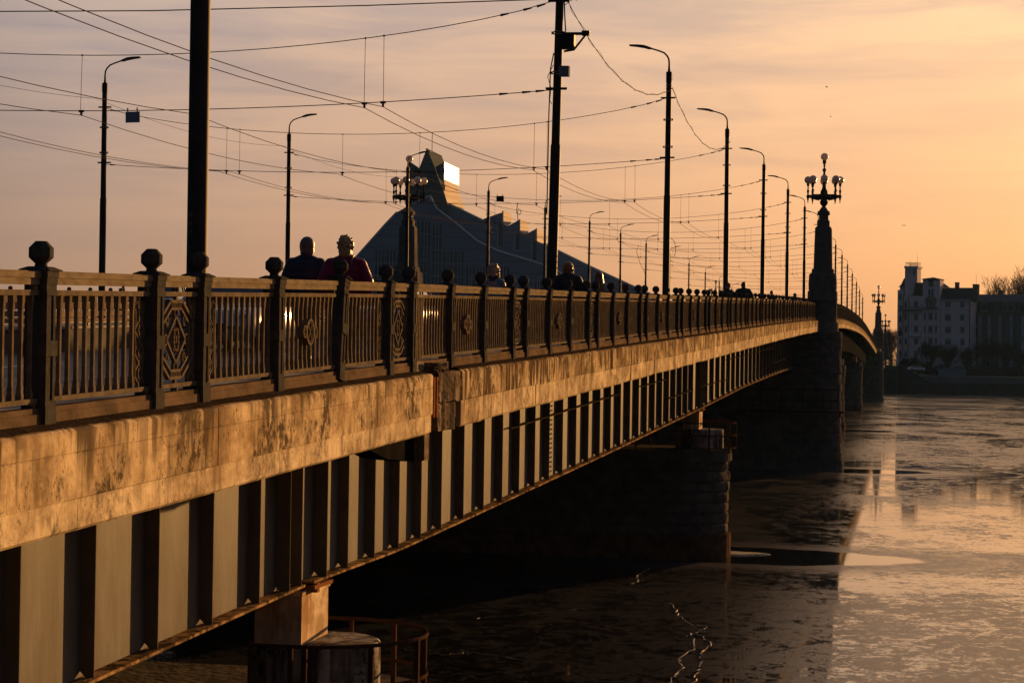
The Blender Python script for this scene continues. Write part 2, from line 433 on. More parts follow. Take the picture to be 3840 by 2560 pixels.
frost = wm('MAXIMUM', frost, wm('MULTIPLY', ring, wr(fine, 0.0, 0.6, 0.75, 1.0)))
frost = wm('MULTIPLY', frost, wr(pool, 0, 1, 1.0, 0.0))
# slick ice / water
bump1 = n.new('ShaderNodeBump'); bump1.inputs['Distance'].default_value = 0.02
hh = wm('ADD', wnoise(1.1, (1, 0.8, 1), 5, 0.6), wm('MULTIPLY', wnoise(6, (1, 0.8, 1), 4, 0.6), 0.25))
l.new(hh, bump1.inputs['Height']); l.new(wr(pool, 0, 1, 0.10, 0.015), bump1.inputs['Strength'])
slick = n.new('ShaderNodeBsdfPrincipled'); slick.inputs['Base Color'].default_value = (0.008, 0.009, 0.010, 1); slick.inputs['IOR'].default_value = 1.9
slick.inputs['Roughness'].default_value = 0.04; l.new(bump1.outputs[0], slick.inputs['Normal'])
bump2 = n.new('ShaderNodeBump'); bump2.inputs['Distance'].default_value = 0.06; bump2.inputs['Strength'].default_value = 0.22
l.new(wm('ADD', wnoise(3.0, (1, 0.8, 1), 6, 0.7), wm('MULTIPLY', wnoise(14, (1, 1, 1), 4, 0.7), 0.35)), bump2.inputs['Height'])
rough = n.new('ShaderNodeBsdfPrincipled'); rough.inputs['Base Color'].default_value = (0.045, 0.042, 0.058, 1); rough.inputs['IOR'].default_value = 1.31; rough.inputs['Specular IOR Level'].default_value = 0.22
rough.inputs['Roughness'].default_value = 0.25; l.new(bump2.outputs[0], rough.inputs['Normal'])
rc = n.new('ShaderNodeMix'); rc.data_type = 'RGBA'; l.new(wm('MULTIPLY', ring, wr(vfine, 0.0, 1.0, 0.5, 1.0)), rc.inputs['Factor'])
rc2 = n.new('ShaderNodeMix'); rc2.data_type = 'RGBA'; l.new(wm('MULTIPLY', vfine, fine), rc2.inputs['Factor'])
rc2.inputs['A'].default_value = (0.010, 0.010, 0.014, 1); rc2.inputs['B'].default_value = (0.032, 0.030, 0.042, 1)
l.new(rc2.outputs['Result'], rc.inputs['A']); rc.inputs['B'].default_value = (0.075, 0.068, 0.08, 1)
l.new(rc.outputs['Result'], rough.inputs['Base Color'])
ms = n.new('ShaderNodeMixShader'); l.new(frost, ms.inputs[0]); l.new(slick.outputs[0], ms.inputs[1]); l.new(rough.outputs[0], ms.inputs[2])
l.new(ms.outputs[0], outn.inputs[0])
plane_obj('river', [(-700, -60, WATER), (500, -60, WATER), (500, 512, WATER), (-700, 512, WATER)], ice)
earth = M('bank_earth', (0.05, 0.043, 0.034), 0.9, vary=0.5, scale=0.4, bump=0.5)
plane_obj('far_bank', [(-1500, 511, -3.45), (1500, 511, -3.45), (4000, 9000, -3.45), (-4000, 9000, -3.45)], earth)
nb = MB(); nb.box(-4.6, 120, -60, 3.0, WATER - 0.5, -1.72); nb.build('near_bank', M('quay_stone', (0.16, 0.15, 0.14), 0.8, vary=0.4, scale=1)) ['kind'] = 'structure'

# road and pavements on the deck
YS = stations(-20, 505, 3.0)
def deck_sheet(name, x0, x1, d, m, d2=None):
    mb = MB()
    vs = []; 
    for y in YS: vs += [(x0, y, dz(y) + d), (x1, y, dz(y) + (d if d2 is None else d2))]
    mb.add(vs, [(2 * i, 2 * i + 1, 2 * i + 3, 2 * i + 2) for i in range(len(YS) - 1)])
    o = fixn(mb.build(name, m)); o['kind'] = 'structure'
    return o
deck_sheet('road', -9.75, -33.2, -0.07, asphalt)
mb = MB(); sweep(mb, [(-6.80, 0.0), (-6.80, 0.07), (-9.75, 0.08), (-9.75, -0.10), (-9.0, -0.12)], YS)
fixn(mb.build('pavement', paving))['kind'] = 'structure'
mb = MB(); sweep(mb, [(-33.2, -0.10), (-33.2, 0.08), (-36.15, 0.07), (-36.15, 0.0), (-34.0, -0.12)], YS)
fixn(mb.build('far_pavement', paving))['kind'] = 'structure'
mk = MB()
for x in (-10.1, -12.9, -29.5, -32.8):
    y = 8
    while y < 300:
        L = 3.0 if x in (-12.9, -29.5) else 9.0
        mk.add([(x - .06, y, dz(y) - .065), (x + .06, y, dz(y) - .065), (x + .06, y + L, dz(y + L) - .065), (x - .06, y + L, dz(y + L) - .065)], [(0, 1, 2, 3)])
        y += 9.0
mk.build('road_markings', white_mark)['kind'] = 'structure'
rl = MB()
for x in (-17.9, -19.4, -21.2, -22.7):
    vs = []
    for y in YS: vs += [(x - .035, y, dz(y) - .062), (x + .035, y, dz(y) - .062)]
    rl.add(vs, [(2 * i, 2 * i + 1, 2 * i + 3, 2 * i + 2) for i in range(len(YS) - 1)])
rl.build('tram_rails', M('tram_rail_steel', (0.12, 0.11, 0.10), 0.5, spec=0.2))['kind'] = 'structure'

# ------------------------------------------------------------------ bridge structure
bridge = thing('bridge', 'long steel girder bridge with a weathered pale concrete edge over the frozen river', 'bridge')
mb = MB(); sweep(mb, [(-6.90, -0.02), (-6.90, -0.70), (-8.60, -0.86), (-34.2, -0.86), (-36.0, -0.70), (-36.0, -0.02), (-33.3, -0.13), (-9.65, -0.13)], YS)
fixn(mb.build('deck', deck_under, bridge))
mb = MB(); sweep(mb, [(-36.0, -0.02), (-36.5, -0.08), (-36.5, -0.86), (-36.0, -0.86)], YS); fixn(mb.build('far_cornice', concrete_a, bridge))

def cornice(name, y0, y1, step, prof, mat, jitter, gap, seed):
    rnd = random.Random(seed)
    mb = MB(); y = y0
    while y < y1 - 0.05:
        y2 = min(y + step * rnd.uniform(0.85, 1.15), y1)
        if y1 - y2 < 0.4: y2 = y1
        ox = rnd.uniform(-jitter, jitter); oz = rnd.uniform(-jitter, jitter) * 0.7
        n_ = max(2, int((y2 - y) / 0.8) + 1)
        ys = [y + gap / 2 + (y2 - y - gap) * i / (n_ - 1) for i in range(n_)]
        wob = [rnd.uniform(-jitter, jitter) * 0.8 for _ in ys]
        n = len(prof); vs = []
        for yy, w in zip(ys, wob):
            z = dz(yy)
            for k, (x, d) in enumerate(prof):
                low = (k in (3, 4) and name == 'lower_cornice')
                vs.append((x + ox, yy, z + d + oz + (w * 1.6 if low else 0)))
        fs = []
        for j in range(len(ys) - 1):
            for k in range(n):
                k2 = (k + 1) % n
                fs.append((j * n + k, (j + 1) * n + k, (j + 1) * n + k2, j * n + k2))
        fs.append(tuple(range(n))); fs.append(tuple(reversed(range((len(ys) - 1) * n, len(ys) * n))))
        mb.add(vs, fs); y = y2
    o = fixn(mb.build(name, mat, bridge))
    at = o.data.attributes.new('drop', 'FLOAT', 'POINT')
    for i, v in enumerate(o.data.vertices): at.data[i].value = max(0.0, dz(v.co.y) - v.co.z)
    return o
# near section: tall upper band with a shallow string line, thin lower band
cornice('upper_cornice', -12, 26.62, 3.3, [(-6.95, -0.02), (-6.60, -0.012), (-6.44, -0.052), (-6.42, -0.075), (-6.42, -0.235), (-6.428, -0.243), (-6.42, -0.251), (-6.42, -0.605), (-6.95, -0.605)], concrete_a, 0.003, 0.008, 3)
cornice('lower_cornice', -12, 26.62, 5.5, [(-6.95, -0.611), (-6.436, -0.611), (-6.436, -0.64), (-6.436, -0.84), (-6.47, -0.868), (-6.95, -0.868)], concrete_lo, 0.003, 0.006, 4)
cornice('upper_cornice', 28.42, PY - 1.2, 1.75, [(-6.95, -0.02), (-6.60, -0.012), (-6.45, -0.055), (-6.42, -0.085), (-6.42, -0.49), (-6.95, -0.49)], concrete_b, 0.006, 0.012, 5)
cornice('lower_cornice', 28.42, PY - 1.2, 1.45, [(-6.95, -0.498), (-6.435, -0.498), (-6.435, -0.53), (-6.435, -0.845), (-6.46, -0.875), (-6.95, -0.875)], concrete_lo, 0.008, 0.012, 6)
cornice('upper_cornice', PY + 1.2, 400, 4.0, [(-6.95, -0.02), (-6.60, -0.012), (-6.45, -0.055), (-6.42, -0.085), (-6.42, -0.49), (-6.95, -0.49)], concrete_b, 0.006, 0.03, 7)
cornice('lower_cornice', PY + 1.2, 400, 4.0, [(-6.95, -0.498), (-6.435, -0.498), (-6.435, -0.53), (-6.435, -0.845), (-6.46, -0.875), (-6.95, -0.875)], concrete_lo, 0.008, 0.03, 8)
def ledge(y0, y1, seed):  # thin dark sheet over the sloped top of the cornice, ragged front edge
    rnd = random.Random(seed); ys = stations(y0, y1, 0.35); vs = []
    for y in ys:
        z = dz(y); xf = -6.448 + rnd.uniform(-.012, .012)
        vs += [(-6.76, y, z + 0.004), (-6.60, y, z + 0.001), (xf, y, z - 0.046 + rnd.uniform(0, .012))]
    mb = MB(); mb.add(vs, [(3 * i + k, 3 * i + k + 1, 3 * i + k + 4, 3 * i + k + 3) for i in range(len(ys) - 1) for k in (0, 1)])
    return fixn(mb.build('dark_ledge', ledge_dark, bridge))
ledge_dark = M('dark_ledge_sheet', (0.045, 0.032, 0.023), 0.95, spec=0.0, vary=0.5, scale=6, bump=0.8, bscale=30)
ledge(-12, 26.6, 1); ledge(28.45, PY - 1.2, 2)
# expansion joint: rusty plates and two crumbling blocks
mb = MB()
mb.box(-6.95, -6.50, 26.63, 27.0, dz(26.8) - 0.86, dz(26.8) - 0.05)
for k in range(4): mb.box(-6.50, -6.42 - 0.01 * (k % 2), 26.70 + k * 0.085, 26.735 + k * 0.085, dz(26.8) - 0.66, dz(26.8) - 0.10)
mb.build('expansion_joint', rust, bridge)
def rough_block(name, x0, x1, y0, y1, z0, z1, m, parent, amp=0.02, seed=1, cuts=7):
    bm = bmesh.new(); bmesh.ops.create_cube(bm, size=1)
    for v in bm.verts: v.co = Vector(((x0 + x1) / 2 + v.co.x * (x1 - x0), (y0 + y1) / 2 + v.co.y * (y1 - y0), (z0 + z1) / 2 + v.co.z * (z1 - z0)))
    bmesh.ops.subdivide_edges(bm, edges=bm.edges, cuts=cuts, use_grid_fill=True)
    rnd = random.Random(seed)
    for v in bm.verts: v.co += Vector((rnd.uniform(-amp, amp), rnd.uniform(-amp, amp), rnd.uniform(-amp, amp)))
    me = bpy.data.meshes.new(name); bm.to_mesh(me); bm.free(); me.materials.append(m)
    return link(name, me, parent)
z = dz(27.6)
rough_block('joint_block', -6.95, -6.425, 27.02, 28.40, z - 0.47, z - 0.04, concrete_r, bridge, 0.012, 2)
rough_block('joint_block', -6.95, -6.435, 27.0, 28.1, z - 0.88, z - 0.49, concrete_r, bridge, 0.012, 3)
rough_block('joint_rubble', -6.75, -6.44, 26.75, 27.5, z - 0.06, z + 0.05, concrete_r, bridge, 0.03, 4)
mb = MB(); mb.prism([(-6.46, -0.87), (-6.46, -1.22), (-6.56, -1.24), (-6.60, -0.87)], 26.35, 26.62)
for i, p in enumerate(mb.v): mb.v[i] = (p[0], p[1], p[2] + dz(26.4))
fixn(mb.build('joint_ear', concrete_r, bridge))
mb = MB(); vs = [(-6.62, 23.9, dz(23.9) - 0.87), (-6.62, 26.4, dz(26.4) - 0.87), (-6.62, 26.4, dz(26.4) - 1.24), (-6.62, 25.0, dz(25) - 1.10)]
mb.add(vs + [(-6.95, b, c) for a, b, c in vs], [(0, 1, 2, 3), (7, 6, 5, 4), (0, 4, 5, 1), (1, 5, 6, 2), (2, 6, 7, 3), (3, 7, 4, 0)])
fixn(mb.build('joint_haunch', deck_under, bridge))

# girders
WX = -8.30
def girder(x, y0, y1, name='girder', detail=True, gm=None):
    ys = stations(y0, y1, 2.5)
    mb = MB(); vs = []
    for y in ys: vs += [(x, y, dz(y) - 0.84), (x, y, gz(y) + 0.03), (x - .02, y, gz(y) + 0.03), (x - .02, y, dz(y) - 0.84)]
    fs = []
    for i in range(len(ys) - 1):
        for k in range(4):
            k2 = (k + 1) % 4
            fs.append((4 * i + k, 4 * i + k2, 4 * i + 4 + k2, 4 * i + 4 + k))
    fs += [(0, 3, 2, 1), tuple(4 * (len(ys) - 1) + k for k in range(4))]
    mb.add(vs, fs)
    web = fixn(mb.build(name, gm or (girder_m if detail else deck_under), bridge))
    mb = MB(); vs = []
    rnd = random.Random(int(y0) + 5)
    for y in stations(y0, y1, 0.9):
        j = rnd.uniform(-.006, .006) if (detail and y > 27) else 0
        vs += [(x + .20 + j, y, gz(y) + 0.035), (x + .20 + j, y, gz(y)), (x - .22, y, gz(y)), (x - .22, y, gz(y) + 0.035)]
    nn = len(vs) // 4; fs = []
    for i in range(nn - 1):
        for k in range(4):
            k2 = (k + 1) % 4
            fs.append((4 * i + k, 4 * i + k2, 4 * i + 4 + k2, 4 * i + 4 + k))
    fs += [(0, 3, 2, 1), tuple(4 * (nn - 1) + k for k in range(4))]
    mb.add(vs, fs)
    fixn(mb.build('bottom_flange', flange_m if detail else deck_under, web))
    return web
def stiffener(web, y, depth=0.20, t=0.014, heel=0.06, m=None, tip=0.0):
    z0, z1 = gz(y) + 0.035, dz(y) - 0.86
    mb = MB()
    # plate with its inner lower corner cut away, and a narrow tip plate
    mb.add([(WX, y, z0 + heel), (WX + heel, y, z0), (WX + depth, y, z0), (WX + depth, y, z1), (WX, y, z1),
            (WX, y + t, z0 + heel), (WX + heel, y + t, z0), (WX + depth, y + t, z0), (WX + depth, y + t, z1), (WX, y + t, z1)],
           [(0, 1, 2, 3, 4), (9, 8, 7, 6, 5), (0, 5, 6, 1), (1, 6, 7, 2), (2, 7, 8, 3), (3, 8, 9, 4), (4, 9, 5, 0)])
    if tip: mb.box(WX + depth, WX + depth + 0.012, y - tip / 2 + t / 2, y + tip / 2 + t / 2, z0, z1)
    return fixn(mb.build('stiffener', m or stiff_m, web))
g1 = girder(WX, -12, 26.3)
y = 24.46
while y > 4: stiffener(g1, y, 0.155); y -= 1.76
for y in (25.62, 26.15): stiffener(g1, y, 0.19, heel=0.05)
g2 = girder(WX, 26.72, 78.6)
stiffener(g2, 27.35, 0.19, 0.02)
y = 28.56
while y < 78:
    if not 45.6 < y < 46.8: stiffener(g2, y, 0.155)
    y += 1.50 if y < 34 else (1.80 if y < 47 else 1.95)
g3 = girder(WX, 78.9, 146.8)
for y in (79.2, 80.2): stiffener(g3, y, 0.18, 0.02)
y = 82.0
while y < 145.5: stiffener(g3, y, 0.155); y += 2.6
for (yc, w) in ((46.2, 0.55), (67.0, 0.55)):     # riveted splice plates
    mb = MB()
    mb.box(WX, WX + 0.018, yc - w / 2, yc + w / 2, gz(yc) + 0.06, dz(yc) - 0.87)
    for s_ in (-0.18, -0.08, 0.08, 0.18):
        k = gz(yc) + 0.15
        while k < dz(yc) - 1.0:
            mb.sphere(WX + 0.018, yc + s_, k, 0.022, n=6, m=4); k += 0.11
    mb.build('splice_plate', girder_m, g2)
ledge_plate_m = M('ledge_plate_paint', (0.06, 0.045, 0.03), 0.7, spec=0.0, vary=.5, scale=4)
for (ya, za, yb, zb, w) in ((40.9, -1.525, 56.7, -1.051, g2), (61.4, -0.90, 68.1, -0.728, g2), (68.6, -1.414, 76.9, -1.196, g2),
                         (79.2, -1.121, 91.4, -0.93, g3), (91.5, -0.025, 122.8, 0.76, g3), (123.7, -0.188, 134.4, 0.074, g3)):
    mb = MB()
    mb.add([(WX, ya, za), (WX + .145, ya, za), (WX + .145, yb, zb), (WX, yb, zb), (WX, ya, za + .015), (WX + .145, ya, za + .015), (WX + .145, yb, zb + .015), (WX, yb, zb + .015)],
           [(0, 3, 2, 1), (4, 5, 6, 7), (0, 1, 5, 4), (1, 2, 6, 5), (2, 3, 7, 6), (3, 0, 4, 7)])
    mb.build('ledge_plate', ledge_plate_m, w)
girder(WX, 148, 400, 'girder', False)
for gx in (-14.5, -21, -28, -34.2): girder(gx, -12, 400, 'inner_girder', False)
mb = MB()
y = 5.0
while y < 400:
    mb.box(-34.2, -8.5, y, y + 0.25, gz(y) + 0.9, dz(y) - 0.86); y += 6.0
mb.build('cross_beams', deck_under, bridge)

# ------------------------------------------------------------------ piers
def stadium(cx, cy, R, back, n=14):
    pts = []
    for k in range(n + 1):
        a = -PI / 2 + PI * k / n
        pts.append((cx + R * math.cos(a), cy + R * math.sin(a)))
    pts += [(back, cy + R), (back, cy - R)]
    return pts
def stone_pier(parent, noses, cy, R, back, z0, z1, course, m, amp=0.03, seed=1, grow=0.0, name='pier_shaft'):
    """rock-faced courses: each course bulges a little and is set back at its joints"""
    rnd = random.Random(seed)
    mb = MB(); loops = []
    z = z0; nz_ = max(1, int(round((z1 - z0) / course))); ch = (z1 - z0) / nz_
    n = 40
    nb_ = 70
    blk = [rnd.uniform(-amp, amp) for _ in range(nb_ * (nz_ + 1))]
    def ring_pts(Rr, zz, row, bulge):
        pts = []
        cxx = noses
        for k in range(n + 1):
            a = -PI / 2 + PI * k / n
            b = int(k / n * 9 + (row % 2) * 0.5)
            off = blk[row * nb_ + b] + bulge + rnd.uniform(-amp, amp) * 0.35 * (1 if bulge > 0 else 0)
            pts.append((cxx + (Rr + off) * math.cos(a), cy + (Rr + off) * math.sin(a), zz + rnd.uniform(-.01, .01)))
        for sgn in (1, -1):
            N = 26
            for k in range(1, N + 1):
                t = k / N if sgn == 1 else 1 - k / N + 1e-9
                b = int((k / N) * 20 + (row % 2) * 0.5)
                off = blk[row * nb_ + 12 + b + (24 if sgn < 0 else 0)] * 0.6 + bulge * 0.7
                x = noses + (back - noses) * (k / N if sgn == 1 else (1 - (k - 1) / N))
                pts.append((x, cy + sgn * (Rr + off), zz))
        return pts
    rings = []
    for j in range(nz_):
        zz = z0 + j * ch
        Rr = R + grow * (1 - j / nz_)
        rings += [ring_pts(Rr - 0.03, zz + 0.0, j, 0), ring_pts(Rr, zz + 0.05, j, 0.006), ring_pts(Rr, zz + ch * 0.3, j, 0.03), ring_pts(Rr, zz + ch * 0.75, j, 0.025), ring_pts(Rr, zz + ch - 0.05, j, 0.006)]
    rings.append(ring_pts(R - 0.03, z1, nz_ - 1, 0))
    L = len(rings[0]); vs = [p for r in rings for p in r]; fs = []
    for j in range(len(rings) - 1):
        for k in range(L):
            k2 = (k + 1) % L
            fs.append((j * L + k, j * L + k2, (j + 1) * L + k2, (j + 1) * L + k))
    fs.append(tuple(range((len(rings) - 1) * L, len(rings) * L)))
    mb.add(vs, fs, smooth=False)
    return mb.build(name, m, parent)
def flat_stadium(parent, name, nose, cy, R, back, z0, z1, m):
    mb = MB(); pts = stadium(nose, cy, R, back, 20); n = len(pts)
    mb.add([(x, y, z0) for x, y in pts] + [(x, y, z1) for x, y in pts],
           [tuple(reversed(range(n))), tuple(range(n, 2 * n))] + [(i, (i + 1) % n, (i + 1) % n + n, i + n) for i in range(n)])
    return mb.build(name, m, parent)
def ring_rail(parent, cx, cy, R, zt, gap, back, nposts):
    mb = MB(); pts = [(back, cy - R, 0)]
    for k in range(33):
        a = -PI / 2 + PI * k / 32
        pts.append((cx + R * math.cos(a), cy + R * math.sin(a), 0))
    pts.append((back, cy + R, 0))
    for zz, h in ((zt, 0.05), (zt - gap, 0.045), (zt - 2 * gap, 0.045)):
        for a, b in zip(pts, pts[1:]):
            d = Vector((b[0] - a[0], b[1] - a[1], 0)).normalized(); nrm_ = Vector((d.y, -d.x, 0)) * 0.012
            A, B = Vector(a), Vector(b)
            vs = []
            for zq in (zz - h, zz):
                vs += [tuple(A - nrm_ + Vector((0, 0, zq))), tuple(A + nrm_ + Vector((0, 0, zq))), tuple(B + nrm_ + Vector((0, 0, zq))), tuple(B - nrm_ + Vector((0, 0, zq)))]
            mb.add(vs, [(0, 3, 2, 1), (4, 5, 6, 7), (0, 1, 5, 4), (2, 3, 7, 6), (1, 2, 6, 5), (3, 0, 4, 7)])
    for k in range(nposts):
        a = -PI / 2 + PI * (k + 0.2) / nposts
        x, y = cx + (R - .02) * math.cos(a), cy + (R - .02) * math.sin(a)
        mb.cbox(x, y, zt - gap * 1.25, 0.07, 0.07, gap * 2.4)
    for yy in (cy - R, cy + R):
        x = cx
        while x > back: mb.cbox(x, yy, zt - gap * 1.25, 0.06, 0.06, gap * 2.4); x -= 1.6
    return mb.build('guard_rail', ringrust, parent)
def small_pier(cy, nose_x, gzv, label, full=True, far=False):
    """granite river pier: base ring, rough shaft, cap, bearing drum and block, guard rail"""
    t = thing('bridge_pier', label, 'bridge pier', (0, 0, 0), 0, 'granite piers under the bridge')
    R = 2.0; ncx = nose_x - R
    top = gzv - 1.60                      # top of the cap slab
    flat_stadium(t, 'pier_base', ncx + 0.02, cy, R + 0.13, -34.2, WATER - 0.6, WATER + 0.95, M('rusty_pier_base', (0.13, 0.075, 0.04), 0.8, spec=0.0, dark=(0.035, 0.026, 0.02), scale=3, bump=0.4) if 'rusty_pier_base' not in MATS else MATS['rusty_pier_base'])
    stone_pier(t, ncx, cy, R, -34.2, WATER + 0.93, top - 0.48, 0.42 if not far else 0.8, granite, 0.05, int(cy))
    flat_stadium(t, 'pier_cap', ncx, cy, R + 0.15, -34.2, top - 0.50, top - 0.02, granite)
    for x in (-8.35, -14.5, -21, -28, -34.0):
        mb = MB(); rr = 0.94
        mb.lathe(x + 0.12, cy, [(rr - 0.02, top - .02), (rr, top + 0.03), (rr, top + 0.72), (rr - 0.03, top + 0.75)], 28)
        d = mb.build('bearing_drum', drum_m, t)
        mb = MB(); mb.box(x - 0.55, x + 0.13, cy - 0.66, cy + 0.62, top + 0.75, gzv - 0.09)
        mb.box(x - 0.58, x + 0.15, cy - 0.70, cy + 0.66, gzv - 0.16, gzv - 0.09)
        mb.build('bearing_block', bearing_m, d)
        mb = MB(); mb.box(x - 0.25, x + 0.25, cy - 0.45, cy + 0.45, gzv - 0.09, gzv - 0.035)
        mb.box(x + 0.10, x + 0.24, cy - 0.30, cy - 0.18, gzv - 0.15, gzv - 0.02)
        mb.build('bearing_plate', rust, d)
        if far and x < -9: break
    return t, ncx, top
# first pier: its top stands just left of the frame's foot, with a round railing
t, ncx, top = small_pier(27.2, -6.6, gz(26.6), 'nearest granite pier, topped by a flaking round drum inside a rusty ring railing')
ring_rail(t, -8.05, 27.0, 1.48, -3.89, 0.56, -9.2, 5)
t, ncx, top = small_pier(80.2, -7.1, gz(80), 'second small granite pier, standing in an open pool of dark water')
ring_rail(t, -8.95, 80.2, 2.15, top + 1.05, 0.5, -12, 6)
t, ncx, top = small_pier(228.6, -7.2, gz(228), 'small granite pier just beyond the big lamp pylon pier', far=True)
t, ncx, top = small_pier(319.3, -7.3, gz(319), 'distant granite pier with a pale bearing block on top, before the second lamp pylon', far=True)
ring_rail(t, -9.1, 319.3, 2.15, top + 1.05, 0.5, -12, 6)

def big_pier(cy, nose_x, label):
    t = thing('bridge_pier', label, 'bridge pier', (0, 0, 0), 0, 'granite piers under the bridge')
    R = 1.75; cx = nose_x - R
    flat_stadium(t, 'pier_base', cx, cy, R + 0.16, -37.5, WATER - 0.6, WATER + 0.75, granite)
    stone_pier(t, cx - 0.12, cy, R, -37.2, WATER + 0.74, dz(cy) - 0.9, 0.62, granite, 0.05, int(cy), grow=0.10)
    for sgn_x in (-6.25, -37.1):
        mb = MB()
        mb.lathe(sgn_x, cy, [(1.17, dz(cy) - 0.95), (1.17, dz(cy) - 0.25), (1.08, dz(cy) - 0.2)], 28)
        mb.build('pier_corbel', granite_l, t)
    return t
big_pier(PY, -4.75, 'massive rock-faced granite pier carrying the nearest tall lamp pylon')
big_pier(402.0, -5.0, 'far granite pier under the second lamp pylon near the opposite bank')
# walkway and bars on the big pier's face
mb = MB()
for zz in (-2.1, -2.9): mb.box(-12, -4.9, 143.6, 143.66, zz, zz + 0.07)
for x in (-12, -10.5, -9, -7.5, -6, -5): mb.box(x, x + .06, 143.6, 143.66, -3.6, -2.05)
mb.box(-12, -4.4, 143.1, 144.1, -3.7, -3.6)
mb.tube([(-4.6, 143.6, -3.6), (-5.6, 143.9, -4.6)], 0.05)
tag(mb.build('pier_walkway', ringrust), 'thin iron walkway with a guard rail clinging to the big pylon pier', 'walkway')

# ------------------------------------------------------------------ railings
def ribbon(mb, pts, w, x0, x1, closed=False):
    """flat bar drawn in the railing plane: pts of (y, z)"""
    P = list(pts) + ([pts[0]] if closed else [])
    for (y0, z0), (y1, z1) in zip(P, P[1:]):
        d = math.hypot(y1 - y0, z1 - z0)
        if d < 1e-6: continue
        ny, nz_ = -(z1 - z0) / d * w / 2, (y1 - y0) / d * w / 2
        ey, ez = (y1 - y0) / d * w * 0.25, (z1 - z0) / d * w * 0.25
        q = [(y0 - ey + ny, z0 - ez + nz_), (y1 + ey + ny, z1 + ez + nz_), (y1 + ey - ny, z1 + ez - nz_), (y0 - ey - ny, z0 - ez - nz_)]
        mb.add([(x0, a, b) for a, b in q] + [(x1, a, b) for a, b in q],
               [(0, 1, 2, 3), (7, 6, 5, 4), (0, 4, 5, 1), (1, 5, 6, 2), (2, 6, 7, 3), (3, 7, 4, 0)])
def arc(cy, cz, ry, rz, a0, a1, n=16):
    return [(cy + ry * math.cos(a0 + (a1 - a0) * k / n), cz + rz * math.sin(a0 + (a1 - a0) * k / n)) for k in range(n + 1)]
def post_mesh():
    mb = MB()
    mb.cbox(0, 0, 0.08, 0.205, 0.205, 0.17)
    mb.cbox(0, 0, 0.185, 0.195, 0.195, 0.04)
    mb.cbox(0, 0, 0.62, 0.165, 0.165, 0.83)
    for s_ in (-1, 1):                       # raised flutes either side of each face
        mb.box(-0.092, 0.092, s_ * 0.062 - 0.02, s_ * 0.062 + 0.02, 0.205, 0.55)
        mb.box(-0.092, 0.092, s_ * 0.062 - 0.02, s_ * 0.062 + 0.02, 0.67, 1.02)
        mb.box(s_ * 0.062 - 0.02, s_ * 0.062 + 0.02, -0.0915, 0.0915, 0.205, 0.55)
        mb.box(s_ * 0.062 - 0.02, s_ * 0.062 + 0.02, -0.0915, 0.0915, 0.67, 1.02)
    mb.cbox(0, 0, 0.61, 0.205, 0.205, 0.12)
    mb.cbox(0, 0, 1.04, 0.20, 0.20, 0.04)
    mb.cbox(0, 0, 1.085, 0.187, 0.187, 0.05)
    mb.cbox(0, 0, 1.135, 0.20, 0.20, 0.05)
    mb.cbox(0, 0, 1.187, 0.212, 0.212, 0.052)
    q = math.sqrt(2)
    mb.lathe(0, 0, [(0.128 * q, 1.213), (0.128 * q, 1.222), (0.075 * q, 1.246)], 4, PI / 4, False)
    return mb.mesh('post', iron)
def finial_mesh():
    mb = MB(); k = 1 / math.cos(PI / 8)
    mb.lathe(0, 0, [(0.055 * k, 1.244), (0.045 * k, 1.252), (0.045 * k, 1.266), (0.040 * k, 1.268), (0.0885 * k, 1.318), (0.0885 * k, 1.392), (0.042 * k, 1.445)], 8, PI / 8, False)
    return mb.mesh('finial', iron)
PM, FM = post_mesh(), finial_mesh()
_pm = {}
def bar(mb, y, z0, z1):
    mb.box(-0.016, 0.016, y - 0.015, y + 0.015, z0, z1)
    for a, b in ((z0, z0 + 0.045), (z1 - 0.055, z1)): mb.box(-0.024, 0.024, y - 0.022, y + 0.022, a, b)
    for a, b in ((z0 + 0.045, z0 + 0.10), (z1 - 0.11, z1 - 0.055)): mb.box(-0.020, 0.020, y - 0.0185, y + 0.0185, a, b)
def scroll(mb, y0, w, z0, z1):
    c = y0 + w / 2; H = z1 - z0
    for s_ in (-1, 1):
        pts = [(c + s_ * w * (0.40 - 0.10 * abs(math.sin(PI * 3 * k / 30))), z0 + 0.03 + (H - 0.12) * k / 30) for k in range(31)]
        ribbon(mb, pts, 0.022, -0.015, 0.015)
        ribbon(mb, arc(c + s_ * w * 0.24, z1 - 0.10, w * 0.15, 0.05, 0, PI, 8), 0.02, -0.015, 0.015)
    nD = 3
    hs = (H - 0.22) / nD
    for k in range(nD):
        za = z0 + 0.02 + k * hs; zb = za + hs; zc = (za + zb) / 2
        ribbon(mb, [(c, za), (c + w * .36, zc), (c, zb), (c - w * .36, zc)], 0.016, -0.012, 0.012, True)
        ribbon(mb, [(c, zc - .055), (c + .022, zc), (c, zc + .055), (c - .022, zc)], 0.013, -0.016, 0.016, True)
    for zq in [z0 + 0.02 + k * hs for k in range(nD + 1)]: mb.cbox(0, c, zq, 0.03, 0.035, 0.05)
    mb.cbox(0, c, z1 - 0.10, 0.025, 0.02, 0.20)
